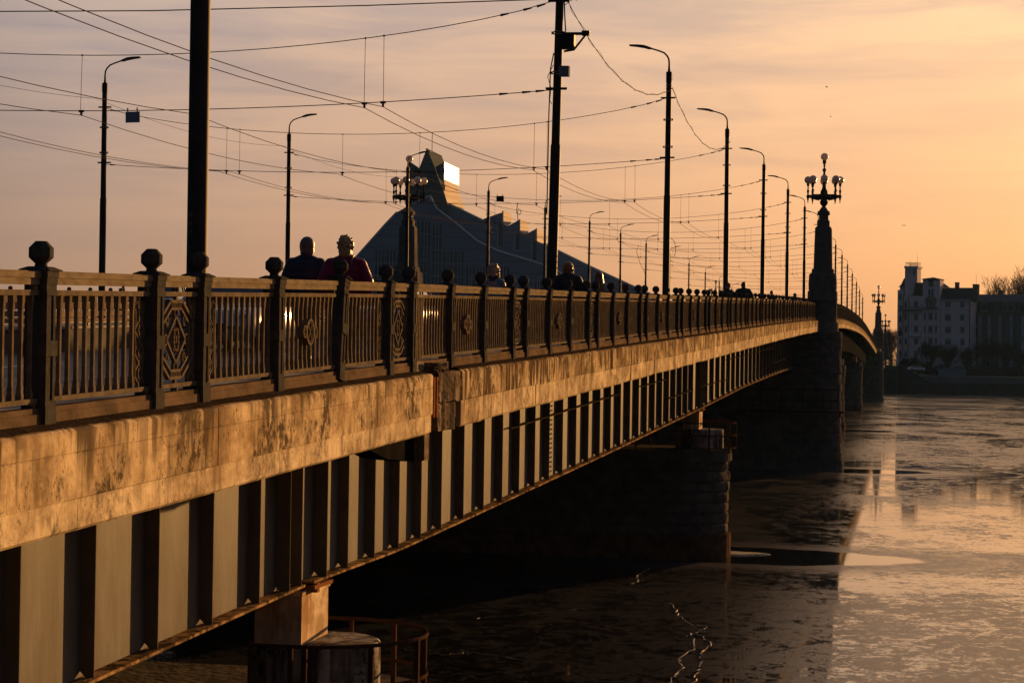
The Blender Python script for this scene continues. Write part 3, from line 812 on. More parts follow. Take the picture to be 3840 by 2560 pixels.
def panel_mesh(kind, L, sl):
    key = (kind, round(L, 2), round(sl, 3))
    if key in _pm: return _pm[key]
    mb = MB(); sl_ = key[2]
    mb.xf = lambda x, y, z: (x, y, z + sl_ * y)
    a = 0.0
    mb.box(-0.036, 0.036, a, L, 1.022, 1.065)      # upper and lower rail of the panel
    mb.box(-0.036, 0.036, a, L, 0.185, 0.225)
    if kind == 'ornate':
        z0, z1 = 0.225, 1.022; H = z1 - z0; c = L / 2; w = L * 0.5
        for s_ in (-1, 1): mb.box(-.015, .015, c + s_ * (w - .05) - .012, c + s_ * (w - .05) + .012, z0, z1)
        def oct_(k):
            hw, hh = w * 0.80 * k, H * 0.46 * (0.96 if k == 1 else k * 0.97)
            return [(c - hw * .38, z0 + H / 2 - hh), (c + hw * .38, z0 + H / 2 - hh), (c + hw, z0 + H / 2 - hh * .52), (c + hw, z0 + H / 2 + hh * .52),
                    (c + hw * .38, z0 + H / 2 + hh), (c - hw * .38, z0 + H / 2 + hh), (c - hw, z0 + H / 2 + hh * .52), (c - hw, z0 + H / 2 - hh * .52)]
        ribbon(mb, oct_(1.0), 0.028, -.018, .018, True)
        ribbon(mb, oct_(0.80), 0.022, -.015, .015, True)
        zc = z0 + H / 2
        for s_ in (-1, 1):
            zz = zc + s_ * H * 0.40
            for q in range(6): mb.cbox(0, c - .11 + q * .044, zz, 0.028, 0.014, 0.075)
            mb.cbox(0, c, zz + s_ * .035, 0.03, 0.27, 0.02)
            mb.cbox(0, c, zc + s_ * (H / 2 - .03), 0.03, 0.035, 0.07)
        r = [(c, zc - H * .27), (c + w * .46, zc), (c, zc + H * .27), (c - w * .46, zc)]
        ribbon(mb, r, 0.024, -.016, .016, True)
        for (yy, zz) in r: ribbon(mb, arc(yy + (yy - c) * .12, zz + (zz - zc) * .14, .045, .05, 0, 2 * PI, 10), 0.016, -.014, .014)
        ribbon(mb, arc(c, zc, .06, .10, 0, 2 * PI, 14), 0.022, -.018, .018)
        mb.sphere(0.0, c, zc, 0.02, 0.03, 0.05, n=8, m=6)
        for q in range(4): mb.cbox(0.0, c + .075 * math.cos(q * PI / 2 + .78), zc + .12 * math.sin(q * PI / 2 + .78), .03, .02, .03)
        for sy in (-1, 1):
            for sz in (-1, 1):
                ky, kz = c + sy * (w - .06), zc + sz * (H / 2)
                ribbon(mb, [(ky, kz - sz * .30), (ky - sy * .05, kz - sz * .17), (ky - sy * .13, kz - sz * .02)], .035, -.014, .014)
                ribbon(mb, [(ky - sy * .01, kz - sz * .04), (ky - sy * .05, kz - sz * .10), (ky - sy * .0, kz - sz * .16)], .022, -.014, .014)
                ribbon(mb, arc(c + sy * w * .42, zc + sz * H * .22, .03, .05, 0, 1.6 * PI, 8), .016, -.012, .012)
        for zz in (1.085, 0.168):
            mb.sphere(0.01, c, zz, 0.025, 0.035, 0.03, n=8, m=6); mb.cbox(0, c - .04, zz, .03, .03, .035); mb.cbox(0, c + .04, zz, .03, .03, .035)
    else:
        s0, s1 = 0.10, L - 0.10
        if kind == 'scroll_end': s1 = L - 0.36; scroll(mb, L - 0.35, 0.28, 0.225, 1.022)
        if kind == 'scroll_start': s0 = 0.36; scroll(mb, 0.08, 0.28, 0.225, 1.022)
        nb_ = int(round((s1 - s0) / 0.168))
        for k in range(nb_ + 1):
            bar(mb, s0 + (s1 - s0) * k / nb_, 0.225, 1.022)
        if kind == 'bare': pass
        for yy in (0.06, L - 0.06):
            for zz in (1.085, 0.168): mb.sphere(0, yy, zz, 0.040, n=12, m=8)
    me = mb.mesh('railing_panel', baluster_paint); _pm[key] = me
    return me
def handrail_mesh(L, sl):
    key = ('h', round(L, 2), round(sl, 3))
    if key in _pm: return _pm[key]
    mb = MB(); mb.xf = lambda x, y, z: (x, y, z + key[2] * y)
    mb.box(-0.058, 0.058, 0, L, 1.160, 1.205); mb.box(-0.050, 0.050, 0, L, 1.205, 1.213); mb.box(-0.040, 0.040, 0, L, 1.106, 1.160)
    me = mb.mesh('handrail', rail_paint); _pm[key] = me
    return me
def plinth_mesh(L, sl):
    key = ('p', round(L, 2), round(sl, 3))
    if key in _pm: return _pm[key]
    mb = MB(); mb.xf = lambda x, y, z: (x, y, z + key[2] * y)
    mb.box(-0.055, 0.055, 0, L, 0.105, 0.150); mb.box(-0.072, 0.072, 0, L, -0.06, 0.105)
    me = mb.mesh('plinth', plinth_paint); _pm[key] = me
    return me
def medallion_mesh():
    mb = MB()
    def tubering(y, z, r, w, x0, x1):
        ribbon(mb, arc(y, z, r, r, 0, 2 * PI, 28), w, x0, x1)
    tubering(0, 0, 0.135, 0.026, -0.05, 0.05); tubering(0, 0, 0.105, 0.010, -0.045, 0.045)
    for s_ in (-1, 1):
        tubering(s_ * 0.20, 0, 0.062, 0.018, -0.05, 0.05); tubering(s_ * 0.20, 0, 0.032, 0.010, -0.04, 0.045)
        mb.sphere(0.02, s_ * 0.20, 0, 0.02, 0.015, 0.015, n=8, m=6)
        ribbon(mb, [(-0.065, s_ * 0.085), (0.065, -s_ * 0.085)], 0.016, -0.02, 0.045)
        ribbon(mb, arc(s_ * 0.07, 0.09, .014, .014, 0, 2 * PI, 8), 0.008, -.02, .045)
    return mb.mesh('medallion', baluster_paint)
MED = medallion_mesh()

railing = thing('bridge_railing', 'nearest iron railing, river side, with octagonal finials, ending at the nearest lamp pylon', 'railing')
def add_post(y, tilt=0.0):
    p = link('post', PM, railing, (RX, y, dz(y) - 0.03 if tilt == 0 else dz(y) + 0.02), (-tilt, 0, 0))
    link('finial', FM, p)
def add_bay(y0, y1, kind):
    a, b = y0 + 0.085, y1 - 0.085
    L = b - a; sl = (dz(y1) - dz(y0)) / (y1 - y0)
    z = dz(a) - 0.03
    link('ornate_panel' if kind == 'ornate' else 'baluster_panel', panel_mesh(kind, L, sl), railing, (RX, a, z))
    link('handrail', handrail_mesh(L, sl), railing, (RX, a, z))
    link('plinth', plinth_mesh(L, sl), railing, (RX, a, z))
    if kind == 'medallion':
        link('medallion', MED, railing, (RX + 0.012, (a + b) / 2, z + 0.63 + sl * L / 2))
y = 16.83 - 8.12 * 1
k = 0
while y < 143:
    ps = [y, y + 1.2, y + 3.5, y + 5.81, y + 8.12]
    for i in range(4):
        if ps[i] > 144.4: break
        lean = abs(ps[i] - 22.64) < 0.1
        add_post(ps[i], rad(8.5) if lean else 0.0)
        if ps[i + 1] <= 144.6: add_bay(ps[i], ps[i + 1], ('ornate', 'scroll_start', 'medallion', 'scroll_end')[i])
    y += 8.12
add_post(144.35)
# doubled bars at the expansion joint
mb = MB(); z = dz(26.55)
for yy in (26.30, 26.38, 26.47, 26.56, 26.64): mb.box(-0.02, 0.045, yy - 26.3, yy - 26.3 + 0.028, 0.16, 1.05)
mb.box(-0.03, 0.055, -0.02, 0.40, 1.03, 1.075); mb.box(-0.04, 0.06, -0.02, 0.4, -0.1, 0.16)
mb.build('joint_bars', rail_paint, railing, (RX + 0.03, 26.30, dz(26.3) - 0.03))
mb = MB()
mb.box(-0.06, 0.06, 0, 0.6, 0, 0.05)
# coarse railing modules for the far runs
_sec = {}
def section_mesh(sl):
    key = round(sl, 3)
    if key in _sec: return _sec[key]
    mb = MB(); mb.xf = lambda x, y, z: (x, y, z + key * y)
    kk = 1 / math.cos(PI / 8)
    mb.box(-.055, .055, 0, 8.12, 1.106, 1.213); mb.box(-.035, .035, 0, 8.12, 1.02, 1.065)
    mb.box(-.035, .035, 0, 8.12, .185, .225); mb.box(-.06, .06, 0, 8.12, -.08, .15)
    for p in (0.1, 1.3, 3.6, 5.9):
        mb.cbox(0, p, .6, .19, .19, 1.26); mb.cbox(0, p, 1.235, .25, .25, .03)
        mb.lathe(0, p, [(0.04 * kk, 1.25), (0.0885 * kk, 1.318), (0.0885 * kk, 1.392), (0.042 * kk, 1.445)], 8, PI / 8, False)
    for a, b in ((0.3, 1.1), (1.5, 3.4), (3.8, 5.7), (6.1, 8.0)):
        q = int((b - a) / .17)
        for i in range(q + 1): mb.cbox(0, a + (b - a) * i / q, .62, .032, .03, .8)
    me = mb.mesh('railing_section', rail_paint2); _sec[key] = me
    return me
rail_paint2 = M('far_rail_paint', (0.09, 0.075, 0.06), 0.8, spec=0.0, vary=0.4, scale=4)
def rail_run(x, y0, y1, label):
    t = thing('bridge_railing', label, 'railing')
    y = y0
    while y + 8.12 <= y1 + 0.5:
        link('railing_section', section_mesh((dz(y + 8.12) - dz(y)) / 8.12), t, (x, y, dz(y) - 0.03))
        y += 8.12
rail_run(RX, 147.3, 399.5, 'iron railing curving down on the river side beyond the nearest lamp pylon')
rail_run(LX, 54.0, 143.5, 'iron railing on the far side of the roadway, seen between the nearer posts')
rail_run(LX, 147.3, 399.5, 'iron railing on the far side of the roadway beyond the left lamp pylon')

# ------------------------------------------------------------------ lamp pylons
def sq(mb, cx, cy, w0, w1, z0, z1, ch=0.12):
    """square tapered block with chamfered corners"""
    def ring(w, z):
        h, c_ = w / 2, w * ch
        return [(cx + a, cy + b, z) for a, b in ((h, -h + c_), (h, h - c_), (h - c_, h), (-h + c_, h), (-h, h - c_), (-h, -h + c_), (-h + c_, -h), (h - c_, -h))]
    vs = ring(w0, z0) + ring(w1, z1)
    mb.add(vs, [tuple(reversed(range(8))), tuple(range(8, 16))] + [(i, (i + 1) % 8, (i + 1) % 8 + 8, i + 8) for i in range(8)])
def pylon_meshes():
    out_ = {}
    mb = MB()          # heights above the deck's edge
    mb.lathe(0, 0, [(1.05, -0.3), (1.05, 1.32), (1.09, 1.36)], 28)
    sq(mb, 0, 0, 2.10, 2.08, 1.3, 2.0, 0.1)
    out_['pylon_base'] = mb.mesh('pylon_base', granite_l)
    mb = MB()
    sq(mb, 0, 0, 1.88, 1.96, 2.0, 2.12, 0.08); sq(mb, 0, 0, 1.96, 1.98, 2.12, 2.62, 0.1); sq(mb, 0, 0, 1.98, 1.90, 2.64, 3.22, 0.1); sq(mb, 0, 0, 1.90, 1.62, 3.22, 3.32, 0.1)
    sq(mb, 0, 0, 1.56, 1.54, 3.32, 3.62, 0.06)
    out_['pylon_block'] = mb.mesh('pylon_block', granite_l)
    mb = MB(); z = 3.62; nC = 6; w = 1.33
    for k in range(nC):
        h = (6.55 - 3.62) / nC; w2 = 1.33 + (1.19 - 1.33) * (k + 1) / nC
        sq(mb, 0, 0, w - .006, w2 - .006, z + .012, z + h - .006, 0.13); sq(mb, 0, 0, w - .03, w2 - .03, z, z + h, 0.13); z += h; w = w2
    sq(mb, 0, 0, 1.19, 1.05, 6.55, 6.68, 0.1)
    sq(mb, 0, 0, 0.86, 0.86, 6.68, 7.12, 0.06); sq(mb, 0, 0, 0.86, 0.70, 7.12, 7.18, 0.06); sq(mb, 0, 0, 0.66, 0.66, 7.18, 7.55, 0.06)
    sq(mb, 0, 0, 0.84, 0.88, 7.55, 7.62, 0.06); sq(mb, 0, 0, 0.88, 0.84, 7.62, 7.80, 0.06); sq(mb, 0, 0, 0.70, 0.34, 7.80, 8.10, 0.08)
    out_['pylon_shaft'] = mb.mesh('pylon_shaft', granite_l)
    mb = MB()
    mb.lathe(0, 0, [(0.14, 8.08), (0.13, 8.18), (0.26, 8.34), (0.30, 8.52), (0.22, 8.62), (0.32, 8.74), (0.34, 8.96), (0.24, 9.1), (0.27, 9.22), (0.20, 9.36), (0.14, 9.5), (0.13, 9.75),
                    (0.10, 9.95), (0.12, 10.1), (0.22, 10.30), (0.24, 10.36), (0.10, 10.46), (0.07, 10.62), (0.13, 10.8), (0.14, 10.86), (0.06, 10.95), (0.05, 11.05), (0.09, 11.12), (0.05, 11.2), (0.11, 11.28), (0.13, 11.34), (0.13, 11.52)], 20)
    for k in range(8):
        a = k * PI / 4 + 0.06
        ca, sa = math.cos(a), math.sin(a)
        P = lambda r, z: (r * ca, r * sa, z)
        mb.tube([P(0.25, 8.88), P(0.55, 8.72), P(0.85, 8.80), P(1.15, 8.92)], [0.13, 0.10, 0.08, 0.08], 8)
        mb.tube([P(0.2, 9.05), P(0.5, 8.98), P(0.8, 8.98), P(1.1, 8.97)], [0.07, 0.06, 0.05, 0.05], 6)
        mb.lathe(1.15 * ca, 1.15 * sa, [(0.02, 8.42), (0.05, 8.47), (0.02, 8.54), (0.06, 8.64), (0.07, 8.72), (0.11, 8.86), (0.12, 8.95), (0.07, 8.99), (0.05, 9.06), (0.07, 9.18), (0.10, 9.30),
                                     (0.05, 9.38), (0.035, 9.44), (0.065, 9.51), (0.03, 9.58), (0.08, 9.66), (0.10, 9.72), (0.10, 9.84)], 10)
    out_['candelabrum'] = mb.mesh('candelabrum', iron)
    mb = MB(); mb.sphere(0, 0, 0, 0.272, n=24, m=16); out_['globe'] = mb.mesh('globe', globe_m)
    return out_
PYM = pylon_meshes()
def pylon(x, y, base_z, label):
    t = thing('lamp_pylon', label, 'lamp pylon', (x, y, base_z), 0, 'granite pylons with eight-armed globe lamps')
    for k in ('pylon_base', 'pylon_block', 'pylon_shaft'): link(k, PYM[k], t)
    cnd = link('candelabrum', PYM['candelabrum'], t)
    link('globe', PYM['globe'], cnd, (0, 0, 11.78))
    for k in range(8):
        a = k * PI / 4 + 0.06
        link('globe', PYM['globe'], cnd, (1.15 * math.cos(a), 1.15 * math.sin(a), 10.09))
pylon(-6.25, PY, dz(PY) + 0.02, 'tallest granite globe-lamp pylon, ending the nearest run of river-side railing')
pylon(-37.3, PY, dz(PY) + 0.02, 'granite globe-lamp pylon standing before the sloping library, across the roadway')
pylon(-6.2, 402.0, dz(402) + 0.75, 'small distant globe-lamp pylon where the bridge edge curves down to the bank')
pylon(-37.6, 392.0, dz(392) + 0.9, 'most distant far-side pylon, its globes just above the railing behind walkers')
pylon(-6.6, 552.0, 0.9, 'furthest pylon with globe lamps on the opposite bank, close beside the pale tower house')

# ------------------------------------------------------------------ street lamps and catenary masts
POLE_Y = [24.3, 50.0, 74.3, 99.0, 123.8, 148.8, 173.2, 197.8, 221.5, 245.5, 269.5, 293.5, 317.5, 341.5, 365.5, 389.5]
POLE_YL = [24.3, 50.0, 75.53, 99.93, 124.93, 150.07, 174.56, 199.27, 221.74, 243.5, 268.0, 292.0, 316.0, 340.0, 364.0, 388.0]
ORD = ['first', 'second', 'third', 'fourth', 'fifth', 'sixth', 'seventh', 'eighth', 'ninth', 'tenth', 'eleventh', 'twelfth', 'thirteenth', 'fourteenth', 'fifteenth', 'sixteenth', 'seventeenth']
def mast_meshes():
    o = {}
    mb = MB(); mb.lathe(0, 0, [(0.16, 0), (0.16, 0.25), (0.133, 0.3), (0.130, 4.7), (0.128, 4.95), (0.112, 5.0), (0.110, 6.2), (0.100, 9.3), (0.100, 9.62)], 16)
    mb.lathe(0, 0, [(0.112, 9.22), (0.112, 9.62)], 16)
    for z in (8.62, 6.38): mb.cbox(-0.02, 0, z + 0.03, 0.56, 0.04, 0.06)
    for q in (9.5, 9.42, 9.34): mb.cbox(0.12, 0, q, 0.05, 0.02, 0.02)
    o['mast'] = mb.mesh('mast', steel_dark)
    mb = MB()
    for z in (9.12, 9.0): mb.lathe(0, 0, [(0.110, z - .012), (0.116, z - .01), (0.116, z + .01), (0.110, z + .012)], 14)
    for z in (7.86, 7.80, 6.84, 6.78):
        mb.lathe(0, 0, [(0.12, z - .012), (0.132, z - .01), (0.132, z + .01), (0.12, z + .012)], 14)
    for z in (7.83, 6.81):
        mb.cbox(0.155, 0, z, 0.07, 0.03, 0.07); mb.cbox(-0.155, 0, z, 0.07, 0.03, 0.07)
    o['clamp'] = mb.mesh('clamp', clamp_m)
    mb = MB(); pts = [(0, 0, 9.6), (0, 0, 9.95), (-0.02, 0, 10.1), (-0.08, 0, 10.22), (-0.2, 0, 10.34), (-0.4, 0, 10.42), (-0.72, 0, 10.52)]
    mb.tube(pts, [0.05, 0.036, 0.034, 0.034, 0.032, 0.03, 0.03], 8); mb.lathe(0, 0, [(0.06, 9.6), (0.04, 9.78)], 10)
    o['lamp_arm'] = mb.mesh('lamp_arm', steel_dark)
    mb = MB()
    def sec(x, w, zt, zb): return [(x, -w, zb + .01), (x, -w * .6, zb), (x, w * .6, zb), (x, w, zb + .01), (x, w * .7, zt), (x, -w * .7, zt)]
    ss = [sec(-0.66, .035, 10.535, 10.475), sec(-0.80, .06, 10.59, 10.48), sec(-0.95, .12, 10.635, 10.53), sec(-1.2, .13, 10.66, 10.575), sec(-1.48, .12, 10.665, 10.61), sec(-1.52, .09, 10.66, 10.625)]
    n_ = 6; vs = [p for s_ in ss for p in s_]; fs = [tuple(range(n_)), tuple(reversed(range((len(ss) - 1) * n_, len(ss) * n_)))]
    for j in range(len(ss) - 1):
        for k in range(n_): fs.append((j * n_ + k, (j + 1) * n_ + k, (j + 1) * n_ + (k + 1) % n_, j * n_ + (k + 1) % n_))
    mb.add(vs, fs)
    o['lamp_head'] = mb.mesh('lamp_head', lamp_grey)
    return o
MM = mast_meshes()
masts = {}
def mast(x, y, side, label, lean=(0, 0)):
    rz = 0 if side == 'R' else PI
    t = thing('street_lamp', label, 'street lamp', (x, y, dz(y)), rz, 'lamp masts along both kerbs')
    t.rotation_euler = (lean[0], lean[1], rz)
    for k in ('mast', 'clamp', 'lamp_arm'): link(k, MM[k], t)
    link('lamp_head', MM['lamp_head'], t.children[-1])
    return t
for i, y in enumerate(POLE_Y):
    jl = random.uniform(-.004, .004)
    if i == 0: lab = 'thickest dark lamp mast, nearest the camera, rising out of the top of the picture'
    elif i == 1: lab = 'dark mast carrying a bracket box, a grey case and dangling cables'
    elif y < PY: lab = f'{ORD[i]} lamp mast from the camera along the river-side pavement, before the nearest granite pylon'
    else: lab = f'{ORD[i - 5]} lamp mast beyond the nearest granite pylon on the river side'
    masts[('R', i)] = mast(-9.0, y, 'R', lab, (0, 0.014 if i == 1 else jl))
for i, y in enumerate(POLE_YL):
    if i < 2: continue
    lab = f'{ORD[i - 2]} lamp mast from the left in the row across the roadway'
    masts[('L', i)] = mast(-32.0, y, 'L', lab, (0, random.uniform(-.004, .004)))
# fittings on the second mast
m1 = masts[('R', 1)]
mb = MB(); mb.box(-0.02, 0.30, -0.10, 0.10, 6.72, 6.98); mb.build('control_box', M('grey_case', (0.16, 0.17, 0.20), 0.7, spec=0.0), m1)
mb = MB()
mb.box(0.02, 0.80, -0.06, 0.06, 7.78, 7.84); mb.box(0.60, 0.80, -0.07, 0.07, 7.76, 7.88); mb.box(0.05, 0.42, -0.12, 0.12, 7.42, 7.78)
mb.tube([(0.70, 0, 7.78), (0.40, 0, 7.40), (0.15, 0, 7.36)], 0.03); mb.build('bracket_box', steel_dark, m1)
mb = MB()
mb.tube([(0.14, .05, 9.1), (0.10, .05, 8.8), (0.13, .05, 8.3), (0.17, .05, 7.84)], 0.018)
mb.tube([(0.10, .1, 8.55), (0.28, .1, 8.68), (0.40, .1, 8.72), (0.41, .1, 8.66)], 0.010)
mb.tube([(-0.10, -.1, 7.3), (-0.17, -.1, 6.9), (-0.18, -.1, 5.8), (-0.16, -.1, 3.2)], 0.016)
mb.tube([(-0.10, -.1, 7.0), (-0.24, -.1, 6.7), (-0.14, -.1, 6.4), (-0.17, -.1, 6.1), (-0.11, -.1, 6.0)], 0.010)
mb.build('mast_cable', cable, m1)
for k in range(3):
    mb = MB(); mb.lathe(0, 0, [(0.136, -.012), (0.150, 0), (0.136, .012)], 16)
    mb.build('wire_wrap', cable, m1, (0, 0, 1.85 + .14 * k), (0.12 * (k - 1), 0.14 * (1 - k * .6), 0))
# chalky scrawl on the nearest mast
mb = MB()
def scr(pts):
    for (a0, z0), (a1, z1) in zip(pts, pts[1:]):
        q = []
        for a, z in ((a0, z0), (a1, z1)):
            for dzz in (-.007, .007): q.append((0.1325 * math.sin(a), -0.1325 * math.cos(a), z + dzz))
        mb.add([q[0], q[2], q[3], q[1]], [(0, 1, 2, 3)])
for a in range(3):
    t_ = a * PI / 3; scr([(-.35 - .25 * math.cos(t_), 2.03 - .035 * math.sin(t_)), (-.35 + .25 * math.cos(t_), 2.03 + .035 * math.sin(t_))])
scr([(-.5, 1.90), (-.3, 1.93), (-.2, 1.90)]); scr([(-.35, 1.80), (-.2, 1.84), (-.3, 1.77)]); scr([(-.6, 1.70), (-.5, 1.62), (-.3, 1.60)]); scr([(-.2, 1.72), (-.1, 1.66)])
mb.build('chalk_mark', M('chalk', (0.15, 0.14, 0.14), 0.8), masts[('R', 0)])

# overhead wires
def cat(p0, p1, sag, n=14):
    a, b = Vector(p0), Vector(p1)
    return [tuple(a.lerp(b, i / n) - Vector((0, 0, 4 * sag * (i / n) * (1 - i / n)))) for i in range(n + 1)]
CONTACT = [-13.65, -14.15, -18.7, -21.85, -26.15, -26.7]
def hang(x, kind):
    """height of the cross wires above the deck at x (between the masts at -9 and -32)"""
    t_ = (x + 9) / -23.0
    s4 = 4 * t_ * (1 - t_)
    return (8.66 - 1.22 * s4 ** 0.85) if kind == 'u' else (6.38 - 0.42 * s4)
wire_r = 0.012
for i, y in enumerate(POLE_Y):
    if i == 0: continue
    d = dz(y)
    dyl = POLE_YL[i] - y
    def yo_(x): return (x + 9) / -23.0 * dyl
    t = thing('span_wire', (f'{ORD[i - 1]} pair of cross wires from the camera, strung between the masts over the road' if y < PY else
                            f'{ORD[i - 5]} pair of cross wires beyond the granite pylons, strung over the road'), 'span wire', (0, y, d), 0, 'cross wires between the lamp masts')
    for kind, nm in (('u', 'upper_wire'), ('l', 'lower_wire')):
        pts = [(-9 - 23 * q / 24, dyl * q / 24, hang(-9 - 23 * q / 24, kind)) for q in range(25)]
        mb = MB(); mb.tube(pts, wire_r if i < 4 else wire_r * (1 + 0.1 * (i - 3)), 5); mb.build(nm, cable, t)
    for kind in 'ul':
        for xa in (-9.25, -9.6, -10.2, -31.5):
            mb = MB(); mb.tube([(xa, yo_(xa), hang(xa, kind)), (xa - 0.22, yo_(xa), hang(xa - .22, kind))], [0.02, 0.035], 6)
            mb.build('insulator', steel_dark, t)
    xs = [c_ for c_ in CONTACT]
    for x in xs:
        if i == 1 and x > -15: x += 0.15
        u = hang(x, 'u'); w = hang(x, 'l')
        q = yo_(x); mb = MB(); mb.tube([(x, q, u), (x + random.uniform(-.03, .03), q, w)], 0.007, 4); mb.sphere(x, q, u, .03, n=6, m=4)
        mb.cbox(x, q, w - .01, 0.14, 0.05, 0.06); mb.cbox(x, q, w - .08, 0.05, 0.05, 0.09)
        mb.build('dropper', cable, t)
for (i, x, nm) in ((1, -20.38, 'pale blank sign plate clipped to the second cross wire at the left'), (3, -20.5, 'small dark plate hung on a cross wire in front of the library roof')):
    d = dz(POLE_Y[i]); z = d + hang(x, 'l')
    mb = MB(); mb.cbox(0, 0, -0.20, 0.40, 0.02, 0.29); mb.cbox(-.14, 0, 0, .03, .04, .10); mb.cbox(.13, 0, 0, .03, .04, .10)
    o = mb.build('sign_plate', M('plate_grey', (0.20, 0.22, 0.26), 0.7, spec=0.0) if i == 1 else steel_dark, None, (x, POLE_Y[i] - 0.03, z + (0.02 if i == 1 else 0.4)), (0, -0.02, 0))
    tag(o, nm, 'sign plate')
def contact_z(x, y):
    return dz(y) + hang(x, 'l') - 0.12
cl = {-13.65: 'trolley wire above the near lane, the right one of its pair', -14.15: 'trolley wire above the near lane, the left one of its pair',
      -18.7: 'tram wire over the nearer of the two tracks', -21.85: 'tram wire over the farther of the two tracks',
      -26.15: 'trolley wire above the far lane, the right one of its pair', -26.7: 'trolley wire above the far lane, the left one of its pair'}
for x in CONTACT:
    mb = MB(); pts = []
    ys = [-2.0] + POLE_Y
    for a, b in zip(ys, ys[1:]):
        for q in range(8):
            t_ = q / 8; yy = a + (b - a) * t_
            xo = 0.15 if (x > -15) else 0
            pts.append((x + (xo * max(0, 1 - abs(yy - 50) / 24)), yy, contact_z(x, yy) - 0.30 * 4 * t_ * (1 - t_)))
    mb.tube(pts, 0.010, 5)
    tag(mb.build('contact_wire', cable), cl[x], 'overhead wire', 'contact wires running along the bridge')
# feeder across the second span and slack cables from mast to mast
mb = MB(); mb.tube([(-9, 50.1, 9.15), (-14, 50.1, 9.08), (-20, 50.1, 9.06), (-26, 50.1, 9.15), (-32, 50.1, 9.35)], 0.016, 5)
tag(mb.build('feeder_cable', cable), 'straight dark cable crossing the very top of the picture at the left', 'cable')
festo = [('slack twisted cable dropping from the tall boxed mast to the next mast', 1), ('slack twisted cable between the third and fourth masts on the river side', 2)]
def festoon(y0, y1, x, h, sag, name, lab, twist=True, grp=None, r=0.010):
    z0, z1 = dz(y0) + h, dz(y1) + h
    mb = MB(); base = cat((x, y0, z0), (x, y1, z1), sag, 26)
    mb.tube(base, r, 5)
    if twist:
        pts = [(p[0] + .04 * math.sin(k * 1.9), p[1], p[2] + .045 * math.cos(k * 1.9)) for k, p in enumerate(base)]
        mb.tube(pts, 0.007, 4)
    return tag(mb.build(name, cable), lab, 'cable', grp)
festoon(24.3, 50, -8.86, 9.05, 1.1, 'slack_cable', 'slack cable coming down from beyond the top edge to the boxed mast', grp='slack cables between masts')
for lab, i in festo: festoon(POLE_Y[i], POLE_Y[i + 1], -8.86, 9.0, 1.15, 'slack_cable', lab, grp='slack cables between masts')
for i in range(1, 8):
    festoon(POLE_YL[i], POLE_YL[i + 1], -32.35, 9.0, 0.45, 'slack_cable', f'{ORD[i - 1]} thin cable from the left strung between the masts on the roadway\'s far side', False, 'thin cables between the far masts', 0.008)
for (x, y, zt, pts, lab) in ((-19.6, 99.0, 0, [(0, 0), (-.05, -.5), (.12, -.62), (.2, -.4), (.05, -.3), (0, -.55), (.1, -1.5), (.15, -1.7)], 'loop of loose cable dangling from a cross wire left of the fifth mast'),
                            (-17.5, 148.8, 0, [(-.6, .1), (-.2, 0), (.1, -.3), (.2, -.9), (.1, -1.4)], 'short crooked cable end dangling among the wires near the pylon'),
                            (-22.5, 173.2, 0, [(-.9, .3), (-1.1, -.2), (-.8, -1.2), (-.4, -2.0), (-.3, -2.3)], 'hook-shaped cable hanging between two far-side masts')):
    mb = MB(); z0 = dz(y) + hang(x, 'l')
    mb.tube([(x + a, y, z0 + b) for a, b in pts], 0.02, 5)
    tag(mb.build('loose_cable', cable), lab, 'cable')

# ------------------------------------------------------------------ barrier between the road and the tram track
barrier = thing('track_barrier', 'low barrier between the road and the tram track, glimpsed between the balusters at left', 'barrier')
ysb = stations(8, 142, 2.0)
mb = MB(); sweep(mb, [(-15.8, -0.1), (-15.8, 0.36), (-16.1, 0.36), (-16.1, -0.1)], ysb); fixn(mb.build('wall', M('barrier_wall', (0.12, 0.115, 0.11), 0.8, spec=0.0, vary=0.4, scale=2), barrier))
mb = MB(); sweep(mb, [(-15.74, 0.365), (-15.74, 0.41), (-16.16, 0.41), (-16.16, 0.365)], ysb); fixn(mb.build('coping', M('barrier_coping', (0.30, 0.29, 0.28), 0.8, spec=0.0, vary=0.3, scale=2), barrier))
for a, b in ((0.48, 0.56), (0.60, 0.70), (0.74, 0.86)):
    mb = MB(); sweep(mb, [(-15.9, a), (-15.9, b), (-15.95, b), (-15.95, a)], ysb); fixn(mb.build('rail', M('barrier_rail', (0.20, 0.15, 0.11), 0.8, spec=0.0, vary=0.5, scale=3) if 'barrier_rail' not in MATS else MATS['barrier_rail'], barrier))
mb = MB(); y = 9
while y < 142:
    mb.box(-16.02, -15.95, y, y + 0.09, dz(y) + 0.41, dz(y) + 0.88); y += 2.0
o = mb.build('rail_posts', steel_dark, barrier); o['kind'] = 'stuff'

# ------------------------------------------------------------------ far bank
bank = thing('quay_wall', 'dark stone quay wall with a paler parapet along the opposite bank', 'quay wall', (0, 508, 0))
qs = M('quay_wall_stone', (0.05, 0.047, 0.042), 0.9, vary=0.5, scale=0.6, bump=0.5, bscale=3)
qp = M('quay_parapet', (0.135, 0.135, 0.14), 0.85, vary=0.35, scale=0.4)
mb = MB(); mb.box(-700, 400, 0, 4, WATER - 1, -5.1); mb.build('lower_wall', qs, bank)
mb = MB(); mb.box(2.2, 28.0, 3.0, 3.9, -5.1, -3.45)
for x in (6.5, 11.2, 15.6, 19.8, 24.1): mb.box(x, x + .18, 2.93, 3.0, -5.1, -3.4)
mb.build('parapet', qp, bank)
mb = MB(); mb.box(28.0, 400, 3.4, 4.0, -5.1, -3.5); mb.box(-700, 2.2, 3.2, 4.0, -5.1, -3.45); mb.build('old_wall', qs, bank)
